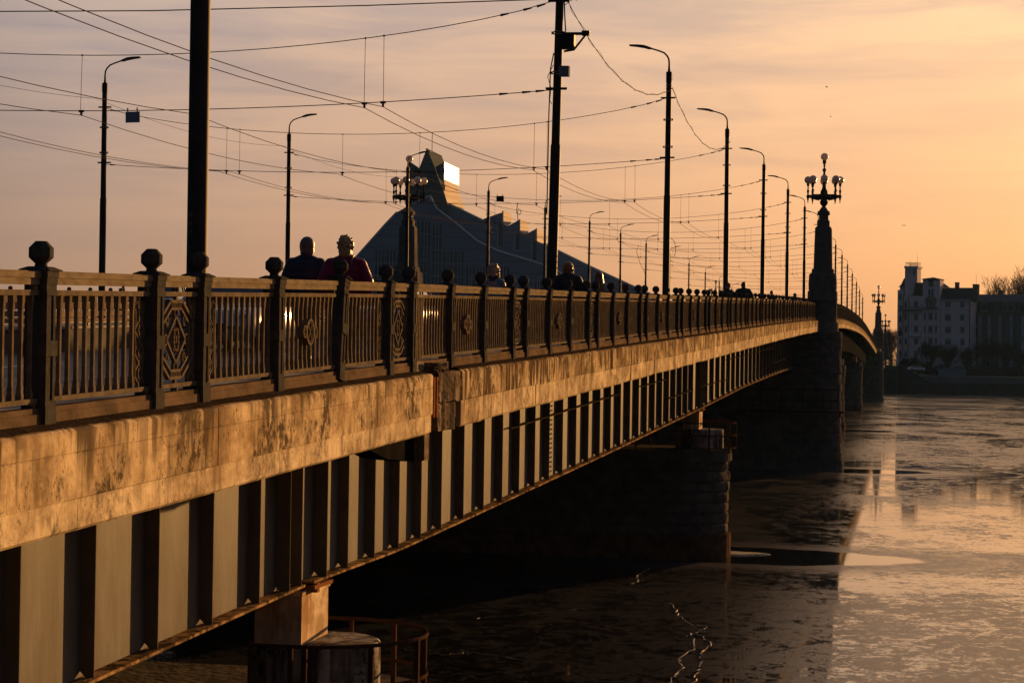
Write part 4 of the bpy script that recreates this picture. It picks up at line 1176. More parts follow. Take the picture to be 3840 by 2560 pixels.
mb = MB(); mb.add([(-6, 2.2, -5.1), (5.2, 2.2, -5.1), (-0.2, 2.2, -1.9), (-0.9, 2.2, -1.0), (-6, 2.2, -1.0), (-6, 6, -5.1), (5.2, 6, -5.1), (-0.2, 6, -1.9), (-0.9, 6, -1.0), (-6, 6, -1.0)],
                  [(0, 1, 2, 3, 4), (9, 8, 7, 6, 5), (0, 5, 6, 1), (1, 6, 7, 2), (2, 7, 8, 3), (3, 8, 9, 4), (4, 9, 5, 0)])
fixn(mb.build('ramp_wall', qs, bank))
mb = MB(); mb.box(-60, -3.0, 498, 560, WATER - 1, -1.6)
ab = mb.build('abutment', qs); tag(ab, 'dark stone abutment where the bridge lands on the opposite bank', 'abutment')
mb = MB(); mb.box(7.3, 14.2, 525, 525.3, -3.45, -1.5); mb.box(10.9, 11.1, 524.9, 525, -3.45, -1.3)
tag(mb.build('hoarding', M('hoarding_grey', (0.17, 0.18, 0.21), 0.7)), 'pale grey board fence behind the quay parapet', 'fence')

# buildings: local frame, x to the right along the facade, y away from the river
def frame(px, pz_depth, yaw):
    xc = (px - 1920) / F * pz_depth
    return Vector((xc * CT - pz_depth * ST, xc * ST + pz_depth * CT, 0))
def house_coords(org, yaw):
    ca, sa = math.cos(yaw), math.sin(yaw)
    def loc(px, py, yo=0.0):
        dx, dy = px - 1920, py - 1280
        u = 1920 + dx * math.cos(.0148) + dy * math.sin(.0148); v = 1280 - dx * math.sin(.0148) + dy * math.cos(.0148)
        t_ = (u - 1920) / F
        rx, ry = t_ * CT - ST, t_ * ST + CT          # ray per unit of depth
        # local y of a point r*s - org  = yo
        nx, ny = -sa, ca
        s_ = (yo + org.x * nx + org.y * ny) / (rx * nx + ry * ny)
        X, Y = rx * s_ - org.x, ry * s_ - org.y
        return X * ca + Y * sa, (1335.0 - v) / F * s_
    return loc
wall_w = M('pale_render', (0.74, 0.64, 0.60), 0.9, spec=0.0, dark=(0.60, 0.51, 0.47), scale=0.5, stretch=(1, 1, .6))
wall_trim = M('pale_trim', (0.72, 0.67, 0.66), 0.85, spec=0.0)
wall_g = M('grey_render', (0.38, 0.41, 0.44), 0.85, spec=0.0, dark=(0.28, 0.30, 0.32), scale=0.4)
wall_gd = M('grey_stone_trim', (0.16, 0.158, 0.15), 0.85, spec=0.0, vary=0.3, scale=0.6)
roof_m = M('dark_roof', (0.07, 0.062, 0.062), 0.8, spec=0.0, vary=0.3, scale=1.5)
roof_g = M('grey_roof', (0.15, 0.148, 0.152), 0.8, spec=0.0, vary=0.25, scale=1)
glass_w = M('window_glass', (0.03, 0.032, 0.04), 0.12, spec=0.6)
frame_w = M('window_frame', (0.30, 0.28, 0.27), 0.6)
frame_b = M('brown_window_frame', (0.06, 0.05, 0.045), 0.6)
def window(parent, loc, cx, cy, w, h, yo=0.0, panes=2, fm=None, arch=False, cross=True):
    """window given by its centre and size in photo crop units"""
    x0, z1 = loc(cx - w / 2, cy - h / 2, yo); x1, z0 = loc(cx + w / 2, cy + h / 2, yo)
    fm = fm or frame_w
    mb = MB(); t_ = 0.09
    mb.box(x0 - .12, x1 + .12, -0.14 + yo, -0.02 + yo, z0 - .16, z0 - .02); mb.box(x0 - .16, x1 + .16, -0.16 + yo, -0.02 + yo, z1 + .06, z1 + .24)
    mb.box(x0, x0 + t_, -0.06 + yo, -.01 + yo, z0, z1); mb.box(x1 - t_, x1, -0.06 + yo, -.01 + yo, z0, z1)
    mb.box(x0 + t_, x1 - t_, -0.06 + yo, -.01 + yo, z1 - t_, z1); mb.box(x0 + t_, x1 - t_, -0.06 + yo, -.01 + yo, z0, z0 + t_)
    for k in range(1, panes):
        xm = x0 + (x1 - x0) * k / panes; mb.box(xm - .045, xm + .045, -0.055 + yo, -.012 + yo, z0 + t_, z1 - t_)
    if cross: zz = z0 + (z1 - z0) * .66; mb.box(x0 + t_, x1 - t_, -0.05 + yo, -.014 + yo, zz - .04, zz + .04)
    f = mb.build('window', fm, parent)
    mb = MB(); mb.box(x0 + .03, x1 - .03, -0.03 + yo, -0.006 + yo, z0 + .03, z1 - .03); mb.build('pane', glass_w, f)
    return f
def C(x, y): return 3300 + .3509 * x, 950 + .3509 * y      # crop units -> photo pixels
# pale corner house
yaw1 = TH - 0.40
org1 = frame(3365, 546, yaw1); org1.z = 0
raw1 = house_coords(org1, yaw1)
L1 = lambda x, y, yo=0.0: raw1(*C(x, y), yo)
h1 = thing('apartment_house', 'pale corner apartment house with a tall square tower, curved gable bay and dark roof', 'house', org1, yaw1, 'apartment houses on the opposite bank')
def cbox(mb, xa, ya, xb, yb, y0, y1, base=None, L=None):
    """box whose front face covers crop rectangle (xa,ya)-(xb,yb) at local depth y0"""
    L = L or L1
    x0, z1 = L(xa, ya, y0); x1, z0 = L(xb, yb, y0)
    mb.box(x0, x1, y0, y1, z0 if base is None else base, z1)
BASE = -3.45
mb = MB()
cbox(mb, 250, 455, 636, 700, 0.0, 16, BASE); cbox(mb, 636.3, 505, 968, 700, 0.0, 16, BASE)
mb.build('wall', wall_w, h1)
mb = MB(); cbox(mb, 190, 390, 250, 700, 1.2, 12, BASE); mb.build('side_wall', wall_w, h1)
mb = MB(); cbox(mb, 268, 155, 396, 455, 0.4, 5.5); x0, z0 = L1(262, 460, .4); x1, z1 = L1(300, 330, .4)
twr = mb.build('tower', wall_w, h1)
mb = MB(); cbox(mb, 259, 135, 409, 156, -0.1, 6.0); mb.build('tower_cornice', wall_trim, twr)
mb = MB()
xa, zt = L1(275, 95, 0.2); xb, zb = L1(399, 135, 0.2)
for yy in (0.2, 5.2):
    mb.box(xa, xb, yy, yy + .05, zt - .08, zt); mb.box(xa, xb, yy, yy + .05, (zt + zb) / 2, (zt + zb) / 2 + .05)
    k = xa
    while k < xb: mb.box(k, k + .06, yy, yy + .05, zb, zt); k += .33
    k = xa
    while k < xb - .3: mb.tube([(k, yy, zb), (k + .33, yy, zt)], .02, 3); k += .33
for xx in (xa, xb): mb.box(xx, xx + .05, .2, 5.2, zt - .08, zt)
mb.build('tower_railing', roof_m, twr)
mb = MB(); x, z = L1(404, 0, 2); x2, z2 = L1(404, 140, 2); mb.tube([(x, 2, z2), (x, 2, z)], [.06, .025], 5); x, z = L1(326, 70, 2); mb.tube([(x, 2, z2), (x, 2, z)], [.05, .03], 5)
mb.build('antenna', steel_dark, twr)
window(twr, L1, 366, 205, 14, 38, 0.4, 1, frame_b)
# turret with a flared roof at the left corner
tx0, _ = L1(190, 400, 2.5); tx1, _ = L1(240, 400, 2.5); tcx = (tx0 + tx1) / 2 + .6; tr = (tx1 - tx0) / 2 + .2
mb = MB(); _, ze = L1(215, 357, 2.5); mb.lathe(tcx, 3.4, [(tr, BASE), (tr, ze), (tr + .1, ze + .1)], 16); tur = mb.build('turret', wall_w, h1)
_, zp = L1(262, 262, 2.5)
mb = MB(); H = zp - ze; mb.lathe(tcx + .4, 3.6, [(tr + 0.9, ze), (tr + .5, ze + H * .12), (tr + .1, ze + H * .3), (tr - .25, ze + H * .6), (tr - .5, ze + H * .85), (.1, ze + H)], 16); mb.build('turret_roof', roof_m, tur)
mb = MB()
for ya in (520, 640, 865, 985): 
    x, z = L1(190, ya, 2.5); mb.lathe(tcx, 3.4, [(tr, z), (tr + .15, z + .05), (tr + .15, z + .25), (tr, z + .3)], 16)
mb.build('turret_band', wall_trim, tur)
mb = MB(); x, z1 = L1(205, 830, 1.0); x2, z0 = L1(245, 880, 1.0); mb.box(x, x2, -.2, 1.0, z0, z0 + .15); mb.box(x, x2, -.2, -.15, z0, z1); mb.build('small_balcony', roof_m, h1)
# mansard roof on the left, steep roof on the right
mb = MB()
xl, ze = L1(304, 452, 0); xr, zt = L1(461, 312, 0)
prof = [(xl, ze)] + [(xl + (xr - xl) * (.28 + .18 * q), ze + (zt - ze) * q ** 1.6) for q in (.15, .4, .7, 1.0)] + [(xr, zt), (xr, ze)]
mb.prism(prof, 0.0, 10); mb.build('mansard_roof', roof_m, h1)
mb = MB()
x0, ze = L1(632, 505, -.35); x1, _ = L1(970, 505, -.35); xa, zt = L1(664, 367, 3.5); xb, _ = L1(1000, 367, 3.5)
mb.add([(x0, -.35, ze), (x1, -.35, ze), (x1, 3.5, zt), (x0, 3.5, zt), (x0, 16, ze), (x1, 16, ze)], [(0, 1, 2, 3), (3, 2, 5, 4), (0, 3, 4), (1, 5, 2), (0, 4, 5, 1)])
rf = mb.build('roof', roof_m, h1)
mb = MB(); cbox(mb, 802, 308, 839, 400, 4.5, 6.0); cbox(mb, 800, 308, 842, 318, 4.3, 6.2); mb.build('chimney', wall_gd, rf)
mb = MB(); cbox(mb, 992, 330, 1045, 520, 3.0, 5.5); cbox(mb, 989, 328, 1047, 342, 2.8, 5.7); mb.build('chimney', wall_gd, rf)
mb = MB(); x, z = L1(1030, 225, 4); _, zz = L1(1030, 335, 4); mb.tube([(x, 4, zz), (x, 4, z)], .04, 5); mb.build('antenna', steel_dark, rf)
mb = MB(); cbox(mb, 397, 242, 410, 330, 3.0, 3.8); mb.build('chimney', roof_m, h1)
# gable bay with a flat cap roof; its river-facing right side catches the sun
mb = MB(); cbox(mb, 459, 280, 637, 700, -0.55, 4.5, BASE); bay = mb.build('gable_bay', wall_w, h1)
mb = MB()
x0, z0 = L1(449, 281, -.9); x1, _ = L1(645, 281, -.9); _, zp = L1(560, 255, 2)
mb.add([(x0, -.9, z0), (x1, -.9, z0), (x1, 5.0, z0), (x0, 5.0, z0), (x0, -.9, z0 + .25), (x1, -.9, z0 + .25), (x1, 5.0, z0 + .25), (x0, 5, z0 + .25), ((x0 + x1) / 2, 2, zp)],
       [(0, 3, 2, 1), (0, 1, 5, 4), (1, 2, 6, 5), (2, 3, 7, 6), (3, 0, 4, 7), (4, 5, 8), (5, 6, 8), (6, 7, 8), (7, 4, 8)])
mb.build('bay_roof', roof_m, bay)
window(bay, L1, 546, 320, 50, 55, -.55, 2, frame_b, cross=False); window(bay, L1, 528, 418, 17, 52, -.55, 1, frame_b, cross=False); window(bay, L1, 563, 418, 17, 52, -.55, 1, frame_b, cross=False)
mb = MB(); xa, zb = L1(478, 520, -.55); xb, zt = L1(612, 453, -.55); cx_ = (xa + xb) / 2; rr = (xb - xa) / 2
vs = []; fs = []
nA, nB = 14, 6
for j in range(nB + 1):
    for k in range(nA + 1):
        a = PI * k / nA; b = (PI / 2) * j / nB
        vs.append((cx_ + rr * math.cos(a) * math.cos(b * .0 + 0), -.55 - 1.2 * math.sin(a) * math.cos(b), zb + (zt - zb) * math.sin(a) * math.sin(b) ))
for j in range(nB):
    for k in range(nA): fs.append((j * (nA + 1) + k, j * (nA + 1) + k + 1, (j + 1) * (nA + 1) + k + 1, (j + 1) * (nA + 1) + k))
mb.add(vs, fs); mb.build('half_dome', M('patterned_dome', (0.15, 0.14, 0.10), 0.6, vary=0.4, scale=4), bay)
for cx_, w_, pn in ((510, 18, 1), (546, 34, 3), (583, 18, 1)): window(bay, L1, cx_, 550, w_, 55, -.55, pn, frame_w, cross=False)
for yy_ in (678, 810, 940, 1070):
    for cx_, w_, pn in ((480, 15, 1), (540, 42, 2), (599, 19, 1)): window(bay, L1, cx_, yy_, w_, 66, -.55, pn)
mb = MB(); x0, zt = L1(468, 568, -1.6); x1, zb = L1(620, 586, -1.6); mb.box(x0, x1, -1.6, -.55, zb, zb + .15)
k = x0
while k < x1: mb.box(k, k + .04, -1.6, -1.56, zb, zt); k += .2
mb.box(x0, x1, -1.6, -1.55, zt - .06, zt); mb.build('balcony', roof_m, bay)
mb = MB(); x0, zt = L1(234, 568, -1.3); x1, zb = L1(452, 608, -1.3); mb.box(x0, x1, -1.3, 0, zb, zb + .2)
k = x0
while k < x1: mb.box(k, k + .04, -1.3, -1.26, zb, zt); k += .2
mb.box(x0, x1, -1.3, -1.25, zt - .08, zt)
for k in range(6): xx = x0 + (x1 - x0) * k / 5; mb.box(xx - .06, xx + .06, -1.32, -1.22, zb, zt + .1)
mb.build('balcony', roof_m, h1)
mb = MB()
for ya, xa_, xb_ in ((500, 632, 970), (583, 620, 970), (612, 305, 636), (876, 302, 470), (598, 250, 460)):
    x0, z = L1(xa_, ya, 0); x1, _ = L1(xb_, ya, 0); mb.box(x0, x1, -.75 if xb_ < 640 else -.22, -.003, z - .15, z + .18)
for xa_ in (306, 440, 690, 800, 965):
    x0, z1 = L1(xa_, 620, 0); mb.box(x0 - .12, x0 + .12, -.1, -.003, BASE, z1)
mb.build('string_course', wall_trim, h1)
mb = MB(); x0, z1 = L1(309, 450, 0)
mb.tube([(x0, -.16, z1), (x0, -.16, BASE)], .09, 5); x0, z1 = L1(250, 450, 0); mb.tube([(x0, -.1, z1), (x0, -.1, BASE)], .09, 5); x0, z1 = L1(968, 500, 0); mb.tube([(x0 - .1, -.16, z1), (x0 - .1, -.16, BASE)], .12, 5)
mb.build('drainpipe', steel_dark, h1)
for yy_ in (545, 678, 810, 940, 1075):
    window(h1, L1, 385, yy_, 42, 60 if yy_ > 600 else 56, 0, 2); window(h1, L1, 275, yy_, 22, 60, 0, 1)
    window(h1, L1, 727, yy_ + 7, 62, 60, 0, 3); window(h1, L1, 881, yy_ + 7, 42, 60, 0, 2)
for yy_ in (470, 590, 700, 820, 940, 1070): window(h1, L1, 217, yy_, 18, 52, 1.2, 1, frame_b)
mb = MB(); x0, zt = L1(665, 305, 6); x1, zb = L1(748, 365, 6); mb.add([(x0, 6, zt), (x0, 6, zb), (x1, 6, zb), (x0, 10, zt), (x0, 10, zb), (x1, 10, zb)], [(0, 1, 2), (5, 4, 3), (0, 2, 5, 3), (1, 4, 5, 2), (0, 3, 4, 1)])
mb.build('skylight', glass_w, h1)

# grey house next door
yaw2 = TH - 0.40
org2 = frame(3640, 547, yaw2)
raw2 = house_coords(org2, yaw2)
L2 = lambda x, y, yo=0.0: raw2(*C(x, y), yo)
h2 = thing('apartment_house', 'grey stone apartment house with a mansard storey, half hidden behind bare trees', 'house', org2, yaw2, 'apartment houses on the opposite bank')
mb = MB(); cbox(mb, 969, 645, 2100, 700, 0, 14, BASE, L2); mb.build('wall', wall_gd, h2)
mb = MB(); cbox(mb, 971, 515, 2100, 650, .7, 14, None, L2); mb.build('attic_wall', wall_gd, h2)
mb = MB(); x0, ze = L2(968, 518, .4); x1, _ = L2(2100, 518, .4); _, zt = L2(968, 437, 4)
mb.add([(x0, .4, ze), (x1, .4, ze), (x1, 4, zt), (x0, 4, zt), (x0, 14, ze), (x1, 14, ze)], [(0, 1, 2, 3), (3, 2, 5, 4), (0, 3, 4), (1, 5, 2), (0, 4, 5, 1)]); rf2 = mb.build('roof', roof_g, h2)
mb = MB(); cbox(mb, 1260, 410, 1313, 450, 4.0, 6, None, L2); cbox(mb, 1258, 396, 1315, 412, 3.7, 6.3, None, L2); mb.build('chimney', wall_gd, rf2)
mb = MB(); x0, z0 = L2(968, 640, 0); x1, z1 = L2(2100, 622, 0); mb.box(x0, x1, -.5, .7, z0, z1); mb.build('cornice', wall_gd, h2)
k = 0
for cx_ in (1008, 1108, 1225, 1345, 1470, 1590, 1710, 1830):
    mb = MB()
    for ya, yb in ((655, 765), (768, 905), (912, 1065), (1075, 1220)):
        cbox(mb, cx_ - 38 + 78, ya, cx_ + 78, yb, -.08, 0, None, L2)
    mb.build('facade_panel', wall_g, h2)
for cx_ in (1051, 1166, 1285, 1410, 1532, 1655, 1775):
    for yy_, hh_ in ((712, 84), (850, 96), (985, 96), (1140, 80)): window(h2, L2, cx_, yy_, 58, hh_, -.02, 2, frame_b)
for cx_, w_ in ((1015, 34), (1052, 34), (1110, 70), (1170, 38), (1208, 34), (1297, 34), (1340, 44), (1400, 70), (1460, 36), (1520, 34), (1600, 60)):
    window(h2, L2, cx_, 577, w_ - 2, 68, .68, 1, frame_w if w_ > 40 else frame_b, cross=False)

# national library: a long glazed ridge rising to a peak, sawtooth roof lights along its back
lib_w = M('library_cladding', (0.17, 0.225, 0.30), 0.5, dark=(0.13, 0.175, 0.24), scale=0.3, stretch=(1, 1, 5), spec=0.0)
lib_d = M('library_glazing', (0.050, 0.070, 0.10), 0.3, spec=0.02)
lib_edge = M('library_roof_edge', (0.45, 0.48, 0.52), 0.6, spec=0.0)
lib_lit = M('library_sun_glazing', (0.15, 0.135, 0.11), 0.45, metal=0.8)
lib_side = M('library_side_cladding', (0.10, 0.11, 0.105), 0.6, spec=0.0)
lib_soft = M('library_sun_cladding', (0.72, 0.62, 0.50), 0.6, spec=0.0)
D0 = 640.0
def seams(m, pitch, wd, f):
    n, l = m.node_tree.nodes, m.node_tree.links
    b = n['Principled BSDF']; src = b.inputs['Base Color'].links[0].from_socket if b.inputs['Base Color'].links else None
    g = n.new('ShaderNodeNewGeometry'); sp = n.new('ShaderNodeSeparateXYZ'); l.new(g.outputs['Position'], sp.inputs[0])
    md = n.new('ShaderNodeMath'); md.operation = 'PINGPONG'; l.new(sp.outputs['Z'], md.inputs[0]); md.inputs[1].default_value = pitch
    lt = n.new('ShaderNodeMath'); lt.operation = 'LESS_THAN'; l.new(md.outputs[0], lt.inputs[0]); lt.inputs[1].default_value = wd
    mx = n.new('ShaderNodeMix'); mx.data_type = 'RGBA'; mx.blend_type = 'MULTIPLY'; l.new(lt.outputs[0], mx.inputs['Factor'])
    if src: l.new(src, mx.inputs['A'])
    else: mx.inputs['A'].default_value = b.inputs['Base Color'].default_value
    mx.inputs['B'].default_value = (f, f, f, 1); l.new(mx.outputs['Result'], b.inputs['Base Color'])
seams(lib_w, 1.9, 0.14, 0.6); seams(lib_lit, 1.2, 0.10, 0.35); seams(lib_soft, 1.2, 0.08, 0.6); seams(lib_side, 1.2, 0.08, 0.6); seams(lib_d, 1.6, 0.10, 1.8)
yaw3 = TH
org3 = frame(1606, D0, yaw3)
raw3 = house_coords(org3, yaw3)
def LP(pts, yo): return [raw3(x, y, yo) for x, y in pts]
lib = thing('library', 'huge dark library with a pointed glass peak and sawtooth roof lights', 'library', org3, yaw3)
gnd = raw3(1606, 1400, 0)[1]
def lib_prism(name, pts, yo, depth, m, parent=lib):
    mb = MB(); mb.prism(LP(pts, yo), yo, yo + depth); return fixn(mb.build(name, m, parent))
G = 1395
lib_prism('front_hall', [(1215, 1090), (1340, 959), (1446, 840), (1489, 795), (1534, 770), (1616, 732), (1638, 783), (1701, 831), (1790, 905), (1866, 941), (1945, 965), (2027, 990), (2089, 1018), (2260, 1085), (2330, G), (1215, G)], 0, 22, lib_w)
lib_prism('rear_hall', [(1534, 765), (1570, 740), (1678, 762), (1720, 780), (1810, 824), (1812, 821), (1868, 801), (1888, 795), (1888, 842), (1903, 848), (1951, 822), (1951, 868), (1967, 880), (2014, 856), (2014, 905),
                        (2037, 914), (2087, 936), (2224, 1003), (2380, 1075), (2470, 1115), (2500, G), (1534, G)], 24, 45, lib_w)
lib_prism('peak', [(1601, 555), (1629, 625), (1678, 762), (1700, 900), (1520, 900), (1562, 655)], 20, 4, lib_d)
lib_prism('wing', [(1537, 606), (1570, 628), (1600, 700), (1600, 850), (1537, 850)], 26, 8, lib_d)
def lit_quad(name, pts, yo0, m, ratio=1 / math.tan(rad(15.5)), t=0.5):
    """glazed side: starts at the left edge and runs away to the right, facing the low sun"""
    x_left = raw3(pts[0][0], pts[0][1], yo0)[0]
    vs = []
    for px, py in pts:
        yo = yo0
        for _ in range(30):
            x, z = raw3(px, py, yo); yo = yo0 + max(0, (x - x_left)) * ratio * 0.97
        vs.append((x, yo, z))
    mb = MB(); n_ = len(vs)
    mb.add(vs + [(x - t, y + .1, z) for x, y, z in vs], [tuple(range(n_)), tuple(reversed(range(n_, 2 * n_)))] + [(i, (i + 1) % n_, (i + 1) % n_ + n_, i + n_) for i in range(n_)])
    return fixn(mb.build(name, m, lib))
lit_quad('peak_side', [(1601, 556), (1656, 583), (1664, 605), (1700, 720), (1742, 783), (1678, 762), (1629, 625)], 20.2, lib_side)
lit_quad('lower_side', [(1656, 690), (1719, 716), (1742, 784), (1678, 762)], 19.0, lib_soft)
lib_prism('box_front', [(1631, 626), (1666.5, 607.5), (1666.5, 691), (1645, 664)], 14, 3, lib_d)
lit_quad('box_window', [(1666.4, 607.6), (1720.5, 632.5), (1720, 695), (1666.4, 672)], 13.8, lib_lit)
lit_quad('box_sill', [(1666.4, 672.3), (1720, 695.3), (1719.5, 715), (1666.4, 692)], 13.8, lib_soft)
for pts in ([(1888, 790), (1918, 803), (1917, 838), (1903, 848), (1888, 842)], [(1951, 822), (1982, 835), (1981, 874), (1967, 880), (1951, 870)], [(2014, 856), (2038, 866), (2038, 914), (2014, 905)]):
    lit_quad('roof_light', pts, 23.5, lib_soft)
mb = MB()
def lib_line(pts, yo, w=0.55):
    P = LP(pts, yo); mb.tube([(x, yo - .2, z) for x, z in P], w, 4, False)
lib_line([(1215, 1090), (1340, 959), (1446, 840), (1489, 795)], 0, .35); lib_line([(1534, 771), (1616, 733)], 0, .3)
lib_line([(1610, 736), (1638, 783), (1701, 831), (1790, 905), (1866, 941), (1945, 965), (2027, 990), (2089, 1018), (2260, 1085)], 0, .42)
lib_line([(1678, 763), (1720, 782), (1810, 826)], 24, .35); lib_line([(2037, 916), (2087, 938), (2224, 1005), (2380, 1077), (2470, 1117)], 24, .4)
mb.build('roof_edge', lib_edge, lib)
mb = MB(); x, z = raw3(1621, 497, 30); _, z2 = raw3(1621, 570, 30); mb.tube([(x, 30, z2), (x, 30, z)], .12, 5); mb.build('antenna', steel_dark, lib)
sx, sy = .5187, .5191
for (xa, xb, yt) in ((246, 303, 305), (328, 385, 305), (505, 553, 95), (578, 636, 96), (660, 719, 117), (738, 798, 312), (822, 880, 312), (903, 962, 420), (985, 1030, 420), (1080, 1128, 422), (1150, 1210, 422), (1340, 1372, 533), (1398, 1450, 533)):
    pa, pb, pt = 1280 + xa * sx, 1280 + xb * sx, 780 + yt * sy
    x0, z1 = raw3(pa, pt, -.2); x1, z0 = raw3(pb, 1140, -.2)
    mb = MB(); mb.box(x0, x1, -.25, 0.3, z0, z1); w = mb.build('window', lib_d, lib)
    mb = MB()
    for q in (1, 2): xx = x0 + (x1 - x0) * q / 3; mb.box(xx - .08, xx + .08, -.32, -.25, z0, z1)
    zz = z1 - 4
    while zz > z0: mb.box(x0, x1, -.31, -.25, zz, zz + .12); zz -= 4.2
    mb.build('glazing_bar', lib_edge, w)
for (xa, xb, yt, yb) in ((1135, 1165, 112, 281), (1258, 1287, 180, 303), (1382, 1410, 236, 389)):
    x0, z1 = raw3(1280 + xa * sx, 780 + yt * sy, 23.8); x1, z0 = raw3(1280 + xb * sx, 780 + yb * sy, 23.8)
    mb = MB(); mb.box(x0, x1, 23.6, 24.2, z0, z1); w = mb.build('window', lib_d, lib)
    mb = MB(); mb.box(x0 - .2, x0, 23.5, 23.62, z0, z1); mb.box(x0, x1, 23.5, 23.62, z0 - .2, z0); mb.build('window_edge', lib_edge, w)

# church spire and roofs far beyond the left railing
mb = MB(); mb.lathe(-349, 848, [(3, -4), (3, 21), (2.4, 22), (1.3, 25), (.7, 28), (.1, 32)], 8, 0.2, False)
tag(mb.build('church_spire', roof_m), 'tiny distant church spire poking above the far railing at left', 'church spire')
mb = MB(); mb.box(-372, -364, 700, 712, -4, 22.0); mb.box(-366, -364, 699, 700, 22, 24)
tag(mb.build('distant_house', wall_gd), 'tiny distant flat roof showing above the far railing at left', 'house')

# ------------------------------------------------------------------ bare trees
bark = M('bark', (0.035, 0.027, 0.022), 0.9, spec=0.0, vary=0.3, scale=3)
twig_m = M('twigs', (0.038, 0.026, 0.02), 0.9, spec=0.0)
def tree(x, y, z, H, spread, seed, label, twigs=5, r0=0.28, up=0.55, maxd=6, trunk=0.18, rmin=0.026):
    rnd = random.Random(seed)
    t = thing('bare_tree', label, 'tree', (x, y, z), 0, 'bare winter trees on the opposite bank')
    tb, cb = MB(), MB()
    def grow(p, d, L, r, depth):
        n_ = 3 if depth < 3 else 2
        pts = [p]; q = p
        for k in range(n_):
            d = (d + Vector((rnd.uniform(-1, 1), rnd.uniform(-1, 1), rnd.uniform(-.4, .9))) * (0.16 if depth else .05)).normalized()
            q = q + d * (L / n_); pts.append(q)
        r1 = r * (0.62 if depth < 5 else .5)
        (tb if depth < 3 else cb).tube(pts, [r + (r1 - r) * k / n_ for k in range(n_ + 1)], 5 if depth < 2 else 3, False)
        if depth >= maxd: return
        nb_ = (5 if depth == 0 else (4 if depth < 3 else 3))
        for k in range(nb_):
            az = rnd.uniform(0, 2 * PI)
            side = Vector((math.cos(az) * spread, math.sin(az) * spread, up * rnd.uniform(.4, 1.3)))
            nd = (d * 0.75 + side * 0.75).normalized()
            s0 = pts[-1] if k == 0 or depth == 0 else pts[rnd.randint(1, n_)]
            grow(s0, nd, (L if depth else H * .21) * rnd.uniform(.64, .88), max(r1 * rnd.uniform(.6, .85), rmin), depth + 1)
    grow(Vector((0, 0, 0)), Vector((0, 0, 1)), H * trunk, r0, 0)
    tb.build('trunk', bark, t)
    cb.build('crown', twig_m, t)
    return t
BUSH_LATER = []
T = [(3485, 535, 15.5, 1.0, 'broad bare tree in front of the pale tower house, left of the group'),
     (3560, 533, 14.5, 1.05, 'spreading bare tree before the right half of the pale house'),
     (3625, 531, 12.5, .9, 'bare tree standing where the pale and the grey house meet'),
     (3700, 533, 15.5, .95, 'tall bare tree in front of the grey house windows'),
     (3765, 531, 15.0, .9, 'bare tree before the grey house, second from the right edge'),
     (3835, 534, 11.5, .9, 'low bare tree at the right edge of the bank'),]
for i, (px, dep, H, sp, lab) in enumerate(T):
    p = frame(px, dep, 0); tree(p.x, p.y, -3.45, H, sp, 20 + i, lab, r0=.30, trunk=.09, up=.8)
p = frame(3850, 590, 0); tree(p.x, p.y, -3.45, 40, .8, 41, 'tall bare tree rising above the grey roof at the right edge', r0=.5, maxd=7, trunk=.20, rmin=.04)
p = frame(3322, 600, 0); tree(p.x, p.y, -2, 17, .6, 42, 'bare treetop behind the furthest globe lamps', r0=.35)
p = frame(3345, 590, 0); tree(p.x, p.y, -2, 15, .6, 43, 'bare tree squeezed between the furthest pylon and the pale house', r0=.35)
for px, w_, h_, sd, lb in ((3318, 7, 12.5, 61, 'dark thicket behind the furthest pylon, its left half'), (3348, 6.5, 11, 62, 'dark thicket between the furthest pylon and the pale house')):
    p = frame(px, 640, 0); BUSH_LATER.append((px, 640, w_, h_, -3.4, sd, lb))
p = frame(3305, 585, 0); tree(p.x, p.y, -2, 14, .6, 44, 'bare tree behind the railing end, left of the furthest pylon', r0=.3)
bushm = M('evergreen_bush', (0.03, 0.032, 0.022), 0.9, vary=0.5, scale=3)
def bush(px, dep, w, h, z, seed, lab):
    rnd = random.Random(seed); mb = MB(); p = frame(px, dep, 0)
    for k in range(1500):
        a, b = rnd.uniform(0, 2 * PI), rnd.random() ** .4
        rr = b * w / 2 * (0.8 + .3 * math.sin(3 * a + seed)); zz = rnd.random() ** .8 * h * math.sqrt(max(0.02, 1 - b * b * .9))
        c_ = Vector((rr * math.cos(a), rr * math.sin(a), zz)); u = Vector((rnd.uniform(-1, 1), rnd.uniform(-1, 1), rnd.uniform(-1, 1))).normalized() * .22
        v = u.orthogonal().normalized() * .16
        mb.add([tuple(c_ - u), tuple(c_ + v), tuple(c_ + u), tuple(c_ - v)], [(0, 1, 2, 3)])
    tag(mb.build('bush', bushm, None, (p.x, p.y, z)), lab, 'bush', 'bushes below the pale house')
for a_ in BUSH_LATER: bush(*a_)
bush(3430, 534, 5.5, 4.2, -2.6, 3, 'dark bush at the foot of the pale house, left of the bank lamp')
bush(3475, 534, 5.0, 3.6, -3.2, 5, 'dark bush right of the bank lamp, under the first bare tree')
bush(3392, 536, 3.5, 2.6, -1.6, 7, 'small scrubby bush beside the sign at the corner house')
for i, (px, w, h) in enumerate(((3535, 8, 3.2), (3600, 8, 2.6), (3665, 9, 3.4), (3735, 9, 3.0), (3800, 9, 2.8))):
    bush(px, 530, w, h, -3.5, 30 + i, f'{ORD[i]} patch of brown scrub from the left, behind the quay parapet')
